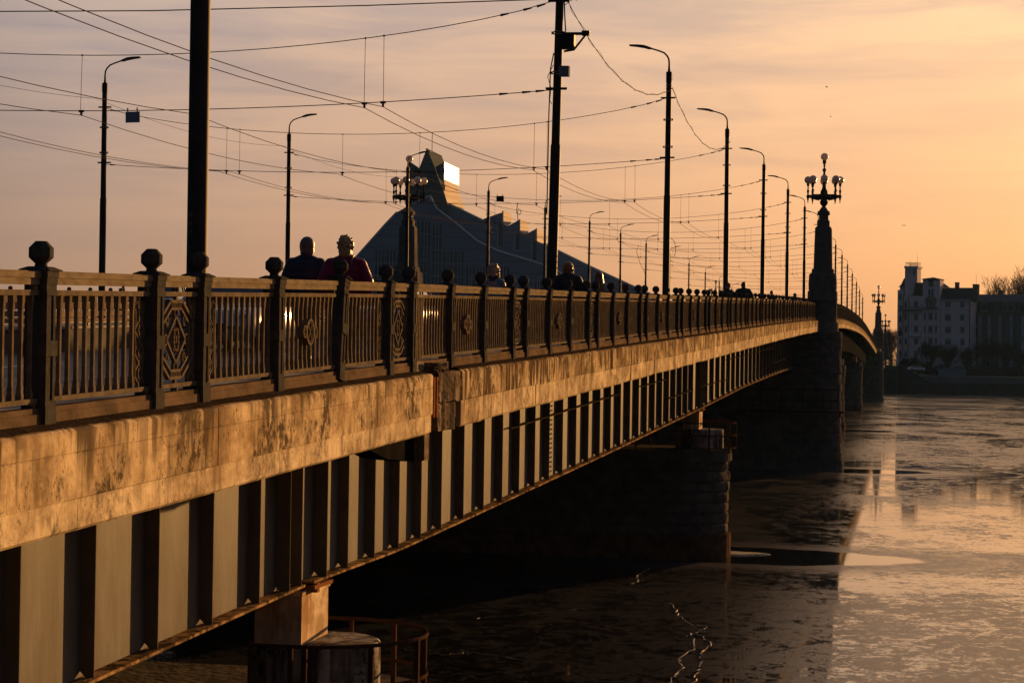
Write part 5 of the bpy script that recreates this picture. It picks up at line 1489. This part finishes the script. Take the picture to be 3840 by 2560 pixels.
# bank lamp, sign and parked car
p = frame(3453, 522, 0); lt = thing('street_lamp', 'slim grey lamp post on the opposite bank before the pale house', 'street lamp', (p.x, p.y, -3.4))
gp = M('grey_lamp_post', (0.17, 0.17, 0.18), 0.5)
mb = MB(); mb.tube([(0, 0, 0), (0, 0, 12.2)], [.11, .07], 8); mb.build('mast', gp, lt)
mb = MB(); mb.tube([(0, 0, 12.2), (-.2, 0, 12.9), (-.9, 0, 13.5), (-1.6, 0, 13.7)], .05, 6); mb.build('lamp_arm', gp, lt)
mb = MB(); mb.sphere(-1.9, 0, 13.72, .38, .14, .09, n=10, m=6); mb.build('lamp_head', gp, lt)
p = frame(3374, 530, 0); sg = thing('parking_sign', 'small blue parking sign on a post at the corner of the pale house', 'sign', (p.x, p.y, -3.4), TH)
mb = MB(); mb.tube([(0, 0, 0), (0, 0, 4.9)], .05, 6); mb.build('post', gp, sg)
mb = MB(); mb.box(-.35, .35, -.08, -.04, 4.2, 4.9); mb.build('plate', M('sign_blue', (0.03, 0.07, 0.22), 0.5), sg)
mb = MB(); mb.box(-.14, -.06, -.1, -.081, 4.3, 4.8); mb.box(-.06, .14, -.1, -.081, 4.72, 4.8); mb.box(.06, .14, -.1, -.081, 4.58, 4.72); mb.box(-.06, .14, -.1, -.081, 4.5, 4.58); mb.build('letter', M('sign_white', (0.7, 0.7, 0.7), 0.5), sg)

# ------------------------------------------------------------------ cars
rubber = M('tyre_rubber', (0.015, 0.015, 0.016), 0.8)
alloy = M('wheel_rim', (0.4, 0.4, 0.42), 0.3, metal=0.9)
car_glass = M('car_glass', (0.015, 0.018, 0.022), 0.05, spec=0.8)
head_m = M('headlight_glass', (0.6, 0.6, 0.62), 0.1, metal=0.6)
def car(x, y, z, rz, paint, label, van=False, L=4.4, W=1.78, H=1.46):
    t = thing('car', label, 'car', (x, y, z), rz, 'cars on the bridge')
    # front points to local -Y; sections from front to back: (y, half width, bottom, shoulder, top)
    if not van:
        S = [(-2.2, .62, .35, .52, .56), (-2.12, .78, .24, .62, .70), (-1.8, .86, .20, .70, .80), (-1.2, .885, .19, .80, .93), (-.95, .89, .19, .84, .97),
             (1.55, .89, .19, .90, 1.00), (1.95, .84, .22, .88, .98), (2.2, .74, .32, .78, .84)]
        G_ = [(-.95, .76, .96, .70), (-.25, .70, 1.40, .56), (.4, .70, H, .56), (1.1, .69, 1.42, .55), (1.75, .72, .99, .62)]
    else:
        S = [(-2.3, .66, .35, .60, .68), (-2.2, .84, .25, .85, .95), (-1.8, .92, .22, 1.0, 1.12), (-1.3, .93, .20, 1.05, 1.18), (2.3, .93, .20, 1.1, 1.2), (2.38, .9, .3, 1.05, 1.12)]
        G_ = [(-1.35, .84, 1.16, .8), (-.7, .80, 1.78, .7), (.2, .80, H + .45, .7), (2.2, .80, H + .42, .7), (2.32, .82, 1.18, .76)]
    mb = MB(); vs = []; n_ = 10
    for (yy, w, b, s_, tp) in S:
        vs += [(-w * .85, yy, b), (w * .85, yy, b), (w, yy, b + .1), (w, yy, s_ - .12), (w * .97, yy, s_), (w * .82, yy, tp), (-w * .82, yy, tp), (-w * .97, yy, s_), (-w, yy, s_ - .12), (-w, yy, b + .1)]
    fs = [tuple(range(n_)), tuple(reversed(range((len(S) - 1) * n_, len(S) * n_)))]
    for j in range(len(S) - 1):
        for k in range(n_): fs.append((j * n_ + k, (j + 1) * n_ + k, (j + 1) * n_ + (k + 1) % n_, j * n_ + (k + 1) % n_))
    mb.add(vs, fs, True); body = fixn(mb.build('body', paint, t))
    mb = MB(); vs = []
    for (yy, wb, tp, wt) in G_:
        zb = 0.92 if not van else 1.1
        vs += [(-wb, yy, zb), (wb, yy, zb), (wt, yy, tp - .02), (-wt, yy, tp - .02)]
    fs = [(0, 1, 2, 3), tuple(reversed(range(4 * (len(G_) - 1), 4 * len(G_))))]
    for j in range(len(G_) - 1):
        for k in range(4): fs.append((j * 4 + k, (j + 1) * 4 + k, (j + 1) * 4 + (k + 1) % 4, j * 4 + (k + 1) % 4))
    mb.add(vs, fs, False); fixn(mb.build('glasshouse', car_glass, t))
    mb = MB()
    pts = [(yy, tp, wt) for (yy, wb, tp, wt) in G_[1:-1]]
    vs = []
    for yy, tp, wt in pts: vs += [(-wt - .03, yy, tp - .03), (-wt * .8, yy, tp + .012), (wt * .8, yy, tp + .012), (wt + .03, yy, tp - .03)]
    mb.add(vs, [(4 * j + k, 4 * j + k + 1, 4 * j + 5 + k, 4 * j + 4 + k) for j in range(len(pts) - 1) for k in range(3)], True)
    for s_ in (-1, 1):
        for a, b in zip(G_, G_[1:]):
            mb.tube([(s_ * (a[1] if a in (G_[0], G_[-1]) else a[3]), a[0], .95 if a in (G_[0], G_[-1]) else a[2] - .02), (s_ * (b[1] if b is G_[-1] else b[3]), b[0], .97 if b is G_[-1] else b[2] - .02)], .03, 5)
        mb.tube([(s_ * .73, .35, .95), (s_ * .6, .35, G_[2][2] - .03)], .03, 5)
    mb.build('roof', paint, t)
    for s_ in (-1, 1):
        mb = MB(); mb.sphere(s_ * .62, S[1][0] + .02, .66 if not van else .82, .16, .10, .07, n=10, m=6); mb.build('headlight', head_m, t)
        mb = MB(); mb.sphere(s_ * .95, -.85 if not van else -1.2, 1.0 if not van else 1.2, .10, .06, .07, n=8, m=6); mb.build('mirror', paint, t)
        for yy in (-1.38, 1.38):
            mb = MB(); R_ = Matrix.Rotation(PI / 2, 3, 'Y')
            pr = [(.20, -.09), (.30, -.1), (.32, -.06), (.32, .06), (.30, .1), (.20, .09)]
            mb.lathe(0, 0, pr, 20)
            w_ = mb.build('wheel', rubber, t, (s_ * .80, yy, .32), (0, PI / 2, 0))
            mb = MB(); mb.lathe(0, 0, [(.05, -.095), (.20, -.085), (.20, .085), (.05, .095)], 14); mb.build('rim', alloy, w_)
    mb = MB(); mb.box(-.35, .35, S[0][0] - .03, S[0][0] + .02, .36, .50); mb.box(-.26, .26, S[0][0] - .04, S[0][0] - .028, .28, .345); mb.build('grille', rubber, t)
    return t
def paint(name, c, metal=.3): return M(name, c, .28, metal=metal, coat=.6, spec=.5)
car(-13.2, 38.5, dz(38.5) - .07, 0, paint('silver_paint', (0.55, 0.53, 0.50)), 'silver car coming towards the camera, bright between the balusters left of the two walkers')
car(-13.1, 50.0, dz(50) - .07, 0, paint('blue_grey_paint', (0.20, 0.24, 0.30)), 'pale blue car whose roof just shows beside the woman in pink')
car(-12.5, 56.5, dz(56.5) - .07, 0, paint('black_paint', (0.03, 0.03, 0.033)), 'dark car with a sunlit roof edge, seen under the handrail before the curly-haired woman')
car(-25.0, 65.0, dz(65) - .07, PI, paint('blue_paint', (0.03, 0.09, 0.16)), 'blue car on the far lane, glimpsed beneath the handrail beside the nearest mast')
car(-12.8, 70.5, dz(70.5) - .07, 0, paint('grey_paint', (0.15, 0.15, 0.16)), 'small grey car showing one bright glint left of the man in black')
p = frame(3438, 522, 0); c = car(p.x, p.y, -2.35, PI / 2 + TH, paint('white_paint', (0.6, 0.6, 0.6)), 'white car parked on the ramp of the opposite bank')
c['group'] = 'cars'; del c['group']

# ------------------------------------------------------------------ people
skin = M('skin', (0.38, 0.22, 0.16), 0.55)
denim = M('dark_trousers', (0.022, 0.023, 0.03), 0.8, bump=0.4, bscale=18, vary=.2)
shoe = M('shoes', (0.015, 0.014, 0.013), 0.6)
def remesh(mb, name, m, voxel, parent, smooth=4):
    me = mb.mesh(name + '_src', m); tmp = bpy.data.objects.new(name + '_src', me); COL.objects.link(tmp)
    md = tmp.modifiers.new('r', 'REMESH'); md.mode = 'VOXEL'; md.voxel_size = voxel; md.use_smooth_shade = True
    sm = tmp.modifiers.new('s', 'SMOOTH'); sm.iterations = smooth; sm.factor = 0.5
    dg = bpy.context.evaluated_depsgraph_get(); dg.update()
    new = bpy.data.meshes.new_from_object(tmp.evaluated_get(dg))
    bpy.data.objects.remove(tmp); new.name = name
    if not new.materials: new.materials.append(m)
    return link(name, new, parent)
def cap(mb, p0, p1, r0, r1, n=12):
    a, b = Vector(p0), Vector(p1); d = b - a
    pts = [a - d.normalized() * r0 * .9, a - d.normalized() * r0 * .5, a, a.lerp(b, .33), a.lerp(b, .66), b, b + d.normalized() * r1 * .5, b + d.normalized() * r1 * .9]
    mb.tube([tuple(p) for p in pts], [r0 * .35, r0 * .85, r0, r0 + (r1 - r0) * .33, r0 + (r1 - r0) * .66, r1, r1 * .85, r1 * .35], n)
def hand(mb, w, dirn, sgn):
    """palm with four curled fingers and a thumb, hanging from wrist w"""
    w = Vector(w); d = Vector(dirn).normalized(); side = Vector((0, 1, 0)); inn = Vector((-sgn, 0, 0))
    cap(mb, w, w + d * .07, .022, .026, 8); mb.sphere(*(w + d * .06), .018, .038, .045, n=10, m=8)
    for k, (o, L_) in enumerate(((-.030, .030), (-.010, .036), (.010, .034), (.028, .026))):
        b0 = w + d * .095 + side * -o; b1 = b0 + d * L_ + inn * .006; b2 = b1 + (d * .7 + inn * .7).normalized() * L_ * .8
        cap(mb, b0, b1, .0095, .009, 6); cap(mb, b1, b2, .0088, .0075, 6)
    t0 = w + d * .03 + side * .032; t1 = t0 + d * .035 + side * .022 + inn * .008; cap(mb, t0, t1, .011, .010, 6); cap(mb, t1, t1 + d * .026 + inn * .01, .010, .008, 6)
def person(x, y, rz, top_z, h, jacket, label, hair='short', hairc=None, lean=0.0, elbow=0.0, bulk=1.0, long=0.0, hat=None, head_turn=0.0, stride=.22, collar=False, bag=False, trousers=None):
    base = dz(y) + 0.075
    H = top_z - base if top_z else h
    s = H / 1.78
    t = thing('person', label, 'person', (x, y, base), rz, 'people walking on the bridge')
    t.scale = (s, s, s)
    lx = .11
    Rl = Matrix.Rotation(-lean, 3, 'X')
    def U(p):       # upper body leans about the hips
        v = Vector(p) - Vector((0, 0, .95)); return tuple(Rl @ v + Vector((0, 0, .95)))
    hipL, hipR = (-.09, 0, .93), (.09, 0, .93)
    kn = ((-.10, stride * .55, .50), (.10, -stride * .10, .50)); an = ((-.10, stride * .9, .10), (.10, -stride * 1.1, .13))
    sh = ((-.180 * bulk, 0, 1.405), (.180 * bulk, 0, 1.405)); el = ((-.25 * bulk - elbow * .6, -.06, 1.16), (.25 * bulk + elbow, -.05, 1.15)); wr_ = ((-.24 * bulk, .06, .92), (.25 * bulk, .07, .91))
    mb = MB()
    cap(mb, (0, 0, .98), U((0, 0, 1.35)), .13, .15); 
    for i in (0, 1):
        hp = (hipL, hipR)[i]
        cap(mb, hp, kn[i], .085, .058); cap(mb, kn[i], an[i], .056, .038); cap(mb, (an[i][0], an[i][1] - .03, .05), (an[i][0], an[i][1] + .14, .04), .04, .035, 8)
        cap(mb, U(sh[i]), U(el[i]), .05, .042); cap(mb, U(el[i]), U(wr_[i]), .04, .027)
        wv_ = Vector(U(wr_[i])); hand(mb, wv_, (0, .15, -1), (-1, 1)[i])
    cap(mb, U((0, 0, 1.42)), U((0, .01, 1.56)), .058, .055)
    Rh = Matrix.Rotation(head_turn, 3, 'Z')
    hc = Vector(U((0, .015, 1.638)))
    HS = 1.27; RhS = Rh * HS
    def Hd(p): return tuple(hc + Rh @ (Vector(p) * HS))
    mb.sphere(*Hd((0, 0, .01)), .074, .094, .108, n=20, m=14, R=RhS); mb.sphere(*Hd((0, .03, -.055)), .055, .062, .062, n=14, m=10, R=RhS)
    cap(mb, Hd((0, .088, .015)), Hd((0, .112, -.022)), .009, .013, 8); cap(mb, Hd((-.02, .082, -.052)), Hd((.02, .082, -.052)), .009, .009, 8)
    for e_ in (-1, 1):
        mb.sphere(*Hd((e_ * .076, -.005, -.005)), .014, .022, .032, n=8, m=6, R=RhS); cap(mb, Hd((e_ * .016, .088, .030)), Hd((e_ * .046, .080, .028)), .007, .006, 6)
    body = remesh(mb, 'body', skin, .008, t, 2)
    mb = MB()
    for e_ in (-1, 1): mb.sphere(*Hd((e_ * .031, .079, .010)), .014, .008, .008, n=10, m=8, R=RhS)
    mb.build('eyes', M('eye', (.06, .05, .045), .2) if 'eye' not in MATS else MATS['eye'], body)
    mb = MB()   # trousers
    cap(mb, (0, 0, 1.0), (0, 0, .92), .15, .15)
    for i in (0, 1):
        hp = (hipL, hipR)[i]; cap(mb, hp, kn[i], .102, .075); cap(mb, kn[i], (an[i][0], an[i][1], an[i][2] + .02), .073, .062)
    remesh(mb, 'trousers', trousers or denim, .014, t, 4)
    mb = MB()
    for i in (0, 1): cap(mb, (an[i][0], an[i][1] - .035, .055), (an[i][0], an[i][1] + .16, .045), .052, .044, 10)
    remesh(mb, 'shoes', shoe, .014, t, 2)
    mb = MB()   # jacket
    k = .03 * bulk
    for zz, rx, ry in ((.98 - long, .20, .155), (1.10, .200, .150), (1.22, .205, .155), (1.31, .20, .15), (1.37, .165, .13)):
        mb.sphere(*U((0, -.005, zz)), rx * bulk + k * .3, ry * bulk + k * .2, .15 if zz < 1.3 else .115, n=20, m=12)
    if long:
        mb.sphere(0, 0, .9 - long * .5, .19 * bulk, .15 * bulk, .15, n=18, m=10)
    for i in (0, 1):
        mb.sphere(*U(sh[i]), .064 * bulk + k * .5, .07 * bulk + k * .5, .062 * bulk + k * .4, n=14, m=10)
        cap(mb, U((sh[i][0] * .25, 0, 1.475)), U(sh[i]), .062 * bulk, .064 * bulk)
        cap(mb, U(sh[i]), U(el[i]), .068 * bulk + k * .6, .058 * bulk + k * .6); cap(mb, U(el[i]), U(wr_[i]), .056 * bulk + k * .6, .042 * bulk + k * .3)
    cap(mb, U((0, -.01, 1.46)), U((0, 0, 1.55 if not collar else 1.60)), .088, .074 if not collar else .098)
    jk = remesh(mb, 'jacket', jacket, .013, t, 3)
    if bag:
        mb = MB(); pts = [U((-.13 * bulk, -.13, 1.03)), U((0, -.205, 1.25)), U((.10, -.185, 1.40)), U((.115, -.03, 1.53))]; mb.tube(pts, .014, 6); mb.build('bag_strap', shoe, jk)
    hm = hairc or MATS['hair_dark']
    mb = MB(); rnd = random.Random(int(abs(x * 97 + y * 13)))
    if hat is None:
        if hair == 'short':
            mb.sphere(*Hd((0, -.014, .030)), .083, .096, .097, n=18, m=12, R=RhS); mb.sphere(*Hd((0, -.05, -.035)), .070, .052, .07, n=14, m=8, R=RhS)
        elif hair == 'bob':
            mb.sphere(*Hd((0, -.02, .035)), .092, .10, .098, n=18, m=12, R=RhS)
            for k2 in range(26):
                a = rnd.uniform(PI * .95, PI * 2.05); zz = rnd.uniform(-.075, .05)
                mb.sphere(*Hd((.083 * math.cos(a), .078 * math.sin(a), zz)), rnd.uniform(.018, .034), n=8, m=6)
        elif hair == 'curly':
            mb.sphere(*Hd((0, -.03, .045)), .098, .095, .095, n=18, m=12, R=RhS)
            for k2 in range(70):
                a = rnd.uniform(PI * .88, PI * 2.12) if k2 % 3 else rnd.uniform(0, 2 * PI); zz = rnd.uniform(-.11, .10) if k2 % 3 else rnd.uniform(.075, .125)
                rr_ = .098 * math.sqrt(max(.15, 1 - (max(zz, 0) / .14) ** 2))
                mb.sphere(*Hd((rr_ * math.cos(a), -.02 + rr_ * math.sin(a), zz + .01)), rnd.uniform(.018, .032), n=8, m=6)
        elif hair == 'tuft':
            mb.sphere(*Hd((0, -.018, .032)), .092, .102, .100, n=18, m=12, R=RhS); mb.sphere(*Hd((0, -.065, -.045)), .075, .055, .07, n=14, m=8, R=RhS)
            for k2 in range(110):
                a = rnd.uniform(0, 2 * PI); el_ = rnd.uniform(-.5, 1.5); dv = Vector((math.cos(a) * math.cos(el_), math.sin(a) * math.cos(el_) - .25, math.sin(el_)))
                if dv.y > .45: continue
                p0 = Vector(Hd((dv.x * .085, -.02 + dv.y * .09, .025 + dv.z * .09)))
                cap(mb, p0, p0 + dv * rnd.uniform(.004, .020) + Vector((rnd.uniform(-.02, .02), 0, rnd.uniform(-.01, .03))), .017, .008, 6)
        elif hair == 'long':
            mb.sphere(*Hd((0, -.016, .032)), .086, .098, .096, n=18, m=12, R=RhS)
            for k2 in range(15):
                a = PI + PI * (k2 + .5) / 15; x0, y0 = .068 * math.cos(a), .075 * math.sin(a)
                p0 = Vector(Hd((x0, y0, .02))); p1 = Vector(Hd((x0 * 1.35, y0 * 1.25 - .02, -.14))); p2 = Vector(Hd((x0 * 1.7 + .02, -.13 + y0 * .3, -.30)))
                cap(mb, p0, p1, .028, .026, 8); cap(mb, p1, p2, .026, .012, 8)
        remesh(mb, 'hair', hm, .007, body, 2 if hair in ('short', 'long') else 1)
    else:
        mb.sphere(*Hd((0, -.01, .045)), .090, .102, .088, n=18, m=12, R=RhS); mb.lathe(hc.x, hc.y, [(.09, hc.z + .01), (.098, hc.z + .02), (.098, hc.z + .055), (.088, hc.z + .065)], 18)
        mb.sphere(*Hd((0, 0, .14)), .025, n=8, m=6); remesh(mb, 'knitted_hat', hat, .010, body, 2)
    return t
M('hair_dark', (0.03, 0.02, 0.014), 0.5); M('hair_grey', (0.10, 0.085, 0.07), 0.55); M('hair_blond', (0.34, 0.22, 0.10), 0.5, bump=.5, bscale=90)
M('hair_auburn', (0.13, 0.05, 0.018), 0.45); M('hair_ginger', (0.18, 0.08, 0.03), 0.5)
leather = M('dark_leather', (0.018, 0.022, 0.036), 0.45, spec=0.3, bump=.35, bscale=22, vary=.2)
pink = M('pink_puffer', (0.20, 0.011, 0.045), 0.5, spec=0.2, bump=1.0, bscale=5, stretch=(.5, .5, 3.2), vary=.25)
grey_j = M('grey_blue_coat', (0.16, 0.17, 0.21), 0.6, bump=.3, bscale=15, vary=.15)
black_j = M('black_coat', (0.008, 0.008, 0.008), 0.7); white_j = M('pale_jacket', (0.28, 0.27, 0.30), 0.6); dark_j = M('dark_green_coat', (0.018, 0.018, 0.016), 0.75)
scarf_m = M('dark_scarf', (0.03, 0.028, 0.026), 0.9, bump=.6, bscale=20)
red_h = M('red_wool', (0.30, 0.01, 0.015), 0.85, bump=.5, bscale=60)
WK = TH * 0.5
person(-8.49, 27.36, WK, 1.65, 0, leather, 'man with short grey hair in a dark leather jacket, back turned', 'short', MATS['hair_grey'], bulk=1.12, head_turn=.75, elbow=.01)
person(-7.66, 26.52, WK, 1.60, 0, pink, 'woman with short blond hair in a dark pink quilted jacket', 'tuft', MATS['hair_blond'], bulk=1.15, elbow=.045, collar=True, bag=True)
pc = person(-8.02, 38.16, PI + .1, 1.77, 0, grey_j, 'woman with blond curly hair and a pale coat walking towards the camera', 'curly', MATS['hair_blond'], bulk=1.0, head_turn=-.05)
mb = MB(); mb.lathe(0, .01, [(.075, 1.48), (.10, 1.49), (.11, 1.53), (.10, 1.56), (.075, 1.575)], 16); mb.sphere(0, .09, 1.46, .06, .035, .07, n=10, m=8); mb.build('scarf', scarf_m, pc)
person(-7.60, 44.38, WK, 2.13, 0, black_j, 'broad man in a black coat with sunlit auburn hair, right of the boxed mast', 'bob', MATS['hair_ginger'], bulk=1.2, elbow=.03)
person(-7.22, 46.49, WK, 2.02, 0, white_j, 'woman with long dark auburn hair down her back, beside the man in black', 'long', MATS['hair_auburn'])
person(-7.19, 80.14, WK, 3.05, 0, dark_j, 'distant walker in a red knitted hat', hat=red_h)
person(-7.08, 86.31, WK, 3.34, 0, black_j, 'distant broad-shouldered walker in dark clothes, right of the red hat', 'short', MATS['hair_dark'], bulk=1.25, elbow=.06)
person(-7.25, 106.65, WK, 3.69, 0, dark_j, 'distant bald-looking walker between two masts near the pylon', 'short', MATS['hair_grey'])
person(-7.22, 125.0, WK - .9, 4.22, 0, dark_j, 'distant man leaning forward in profile close to the granite pylon', 'short', MATS['hair_dark'], lean=.35, head_turn=-.3)

# ------------------------------------------------------------------ ice, birds, aeroplane
ridge_m = M('ice_ridge', (0.30, 0.28, 0.28), 0.7, spec=0.05, bump=.8, bscale=20, vary=.4)
def ridge(pts, w, lab, seed):
    rnd = random.Random(seed); mb = MB(); P = []
    for a, b in zip(pts, pts[1:]):
        for k in range(10):
            t_ = k / 10; P.append((a[0] + (b[0] - a[0]) * t_ + rnd.uniform(-.06, .06), a[1] + (b[1] - a[1]) * t_ + rnd.uniform(-.12, .12), WATER + .004))
    for a, b in zip(P, P[1:]):
        h = rnd.uniform(.002, .035) * w / .02 * (1 if rnd.random() < .5 else .2); d = Vector((b[0] - a[0], b[1] - a[1], 0)).normalized(); n_ = Vector((d.y, -d.x, 0)) * w * rnd.uniform(.15, 1.1)
        A, B = Vector(a), Vector(b)
        mb.add([tuple(A - n_), tuple(B - n_), tuple(B + n_), tuple(A + n_), tuple((A + B) / 2 + Vector((0, 0, h)))], [(0, 1, 4), (1, 2, 4), (2, 3, 4), (3, 0, 4)])
    o = fixn(mb.build('ice_crack', ridge_m)); tag(o, lab, 'ice crack', 'cracks in the river ice')
ridge([(-9.49, 74.6), (-9.6, 72.5), (-9.54, 71.2), (-9.3, 70.2), (-9.5, 69.1)], .02, 'short hooked crack in the ice left of the dark pool', 1)
ridge([(-7.5, 64.3), (-7.0, 62.0), (-6.7, 60.5), (-6.28, 59.2), (-5.79, 59.05), (-5.9, 57.5), (-6.2, 56.5)], .016, 'upper zigzag crack in the shaded ice below the second pier', 2)
ridge([(-6.1, 57.6), (-5.75, 55.0), (-5.68, 54.3), (-5.9, 52.6), (-5.6, 50.9), (-5.66, 48.0), (-5.9, 46)], .022, 'left branch of the bright crack at the bottom of the picture', 3)
ridge([(-5.9, 57.4), (-5.3, 55.4), (-5.41, 53.9), (-5.2, 51.5), (-5.06, 48.5), (-5.4, 46)], .022, 'right branch of the bright crack at the bottom of the picture', 4)
ridge([(-13.5, 52.0), (-12.0, 51.3), (-11.2, 51.9), (-9.9, 51.2)], .014, 'faint crack in the dark ice right of the ring railing', 5)
ridge([(-12.8, 58.5), (-11.5, 60.0), (-9.5, 62.5)], .010, 'fine straight crack crossing the dark ice beneath the bridge', 6)
mb = MB()
rnd = random.Random(5); pool_pts = []
for k in range(26):
    a = 2 * PI * k / 26; rr = 1 + .18 * math.sin(3 * a + 1) + rnd.uniform(-.08, .08); pool_pts.append((-6.6 + 1.0 * rr * math.cos(a), 81.3 + .75 * rr * math.sin(a)))
mb.add([(x, y, WATER + .002) for x, y in pool_pts] + [(-6.6 + (x + 6.6) * .8, 81.3 + (y - 81.3) * .8, WATER + .05) for x, y in pool_pts],
       [(i, (i + 1) % 26, (i + 1) % 26 + 26, i + 26) for i in range(26)] + [tuple(range(26, 52))])
tag(mb.build('ice_floe', M('floe', (0.10, 0.095, 0.10), 0.6, bump=.8, bscale=5, vary=.4)), 'small raft of ice floating in the dark pool beside the second pier', 'ice floe')
def bird(px_off, loc, span, lab):
    mb = MB(); mb.sphere(0, 0, 0, .05, .16, .04, n=8, m=6)
    for s_ in (-1, 1): mb.add([(0, .1, .02), (s_ * span * .25, .12, .16), (s_ * span * .5, .0, .02), (s_ * span * .27, -.08, .12), (0, -.1, .02)], [(0, 1, 3, 4), (1, 2, 3)]); 
    b_ = mb.build('bird', black_j, None, loc, (0, 0, .8)); b_.scale = (.5, .5, .5); tag(b_, lab, 'bird', 'birds in the sky')
bird(0, (-6.4, 151.7, 20.6), 0.45, 'upper of the two tiny birds right of the masts')
bird(0, (-8.1, 202.3, 24.5), 0.5, 'lower of the two tiny birds, nearer the pylon lamps')
mb = MB(); mb.tube([(-2.6, 0, .35), (-2.2, 0, .2), (2.0, 0, -.25), (2.7, 0, -.3)], [.12, .3, .3, .1], 8)
mb.add([(-.3, 0, 0), (.6, 0, 0), (1.6, 2.6, .3), (1.2, 2.6, .3)], [(0, 1, 2, 3)]); mb.add([(-.3, 0, 0), (.6, 0, 0), (1.6, -2.6, .3), (1.2, -2.6, .3)], [(3, 2, 1, 0)])
mb.add([(2.0, 0, 0), (2.7, 0, 0), (3.0, 0, 1.0), (2.7, 0, 1.0)], [(0, 1, 2, 3)])
tag(mb.build('aeroplane', M('aeroplane_grey', (.14, .11, .10), .5), None, (-10.05, 2547, 171.3), (0, 0, TH)), 'tiny aeroplane low in the orange sky above the pale house', 'aeroplane')

# ------------------------------------------------------------------ haze
hz = MB(); hz.box(-800, 620, -70, 1100, WATER - 1.0, 75.0)
hm = bpy.data.materials.new('haze_air'); hm.use_nodes = True
hn, hl = hm.node_tree.nodes, hm.node_tree.links
hn.clear(); ho = hn.new('ShaderNodeOutputMaterial'); hv = hn.new('ShaderNodeVolumePrincipled')
hv.inputs['Color'].default_value = (0.25, 0.5, 1.0, 1); hv.inputs['Density'].default_value = 0.000022; hv.inputs['Anisotropy'].default_value = 0.3
hl.new(hv.outputs[0], ho.inputs['Volume'])
tag(hz.build('haze', hm), kind='stuff')
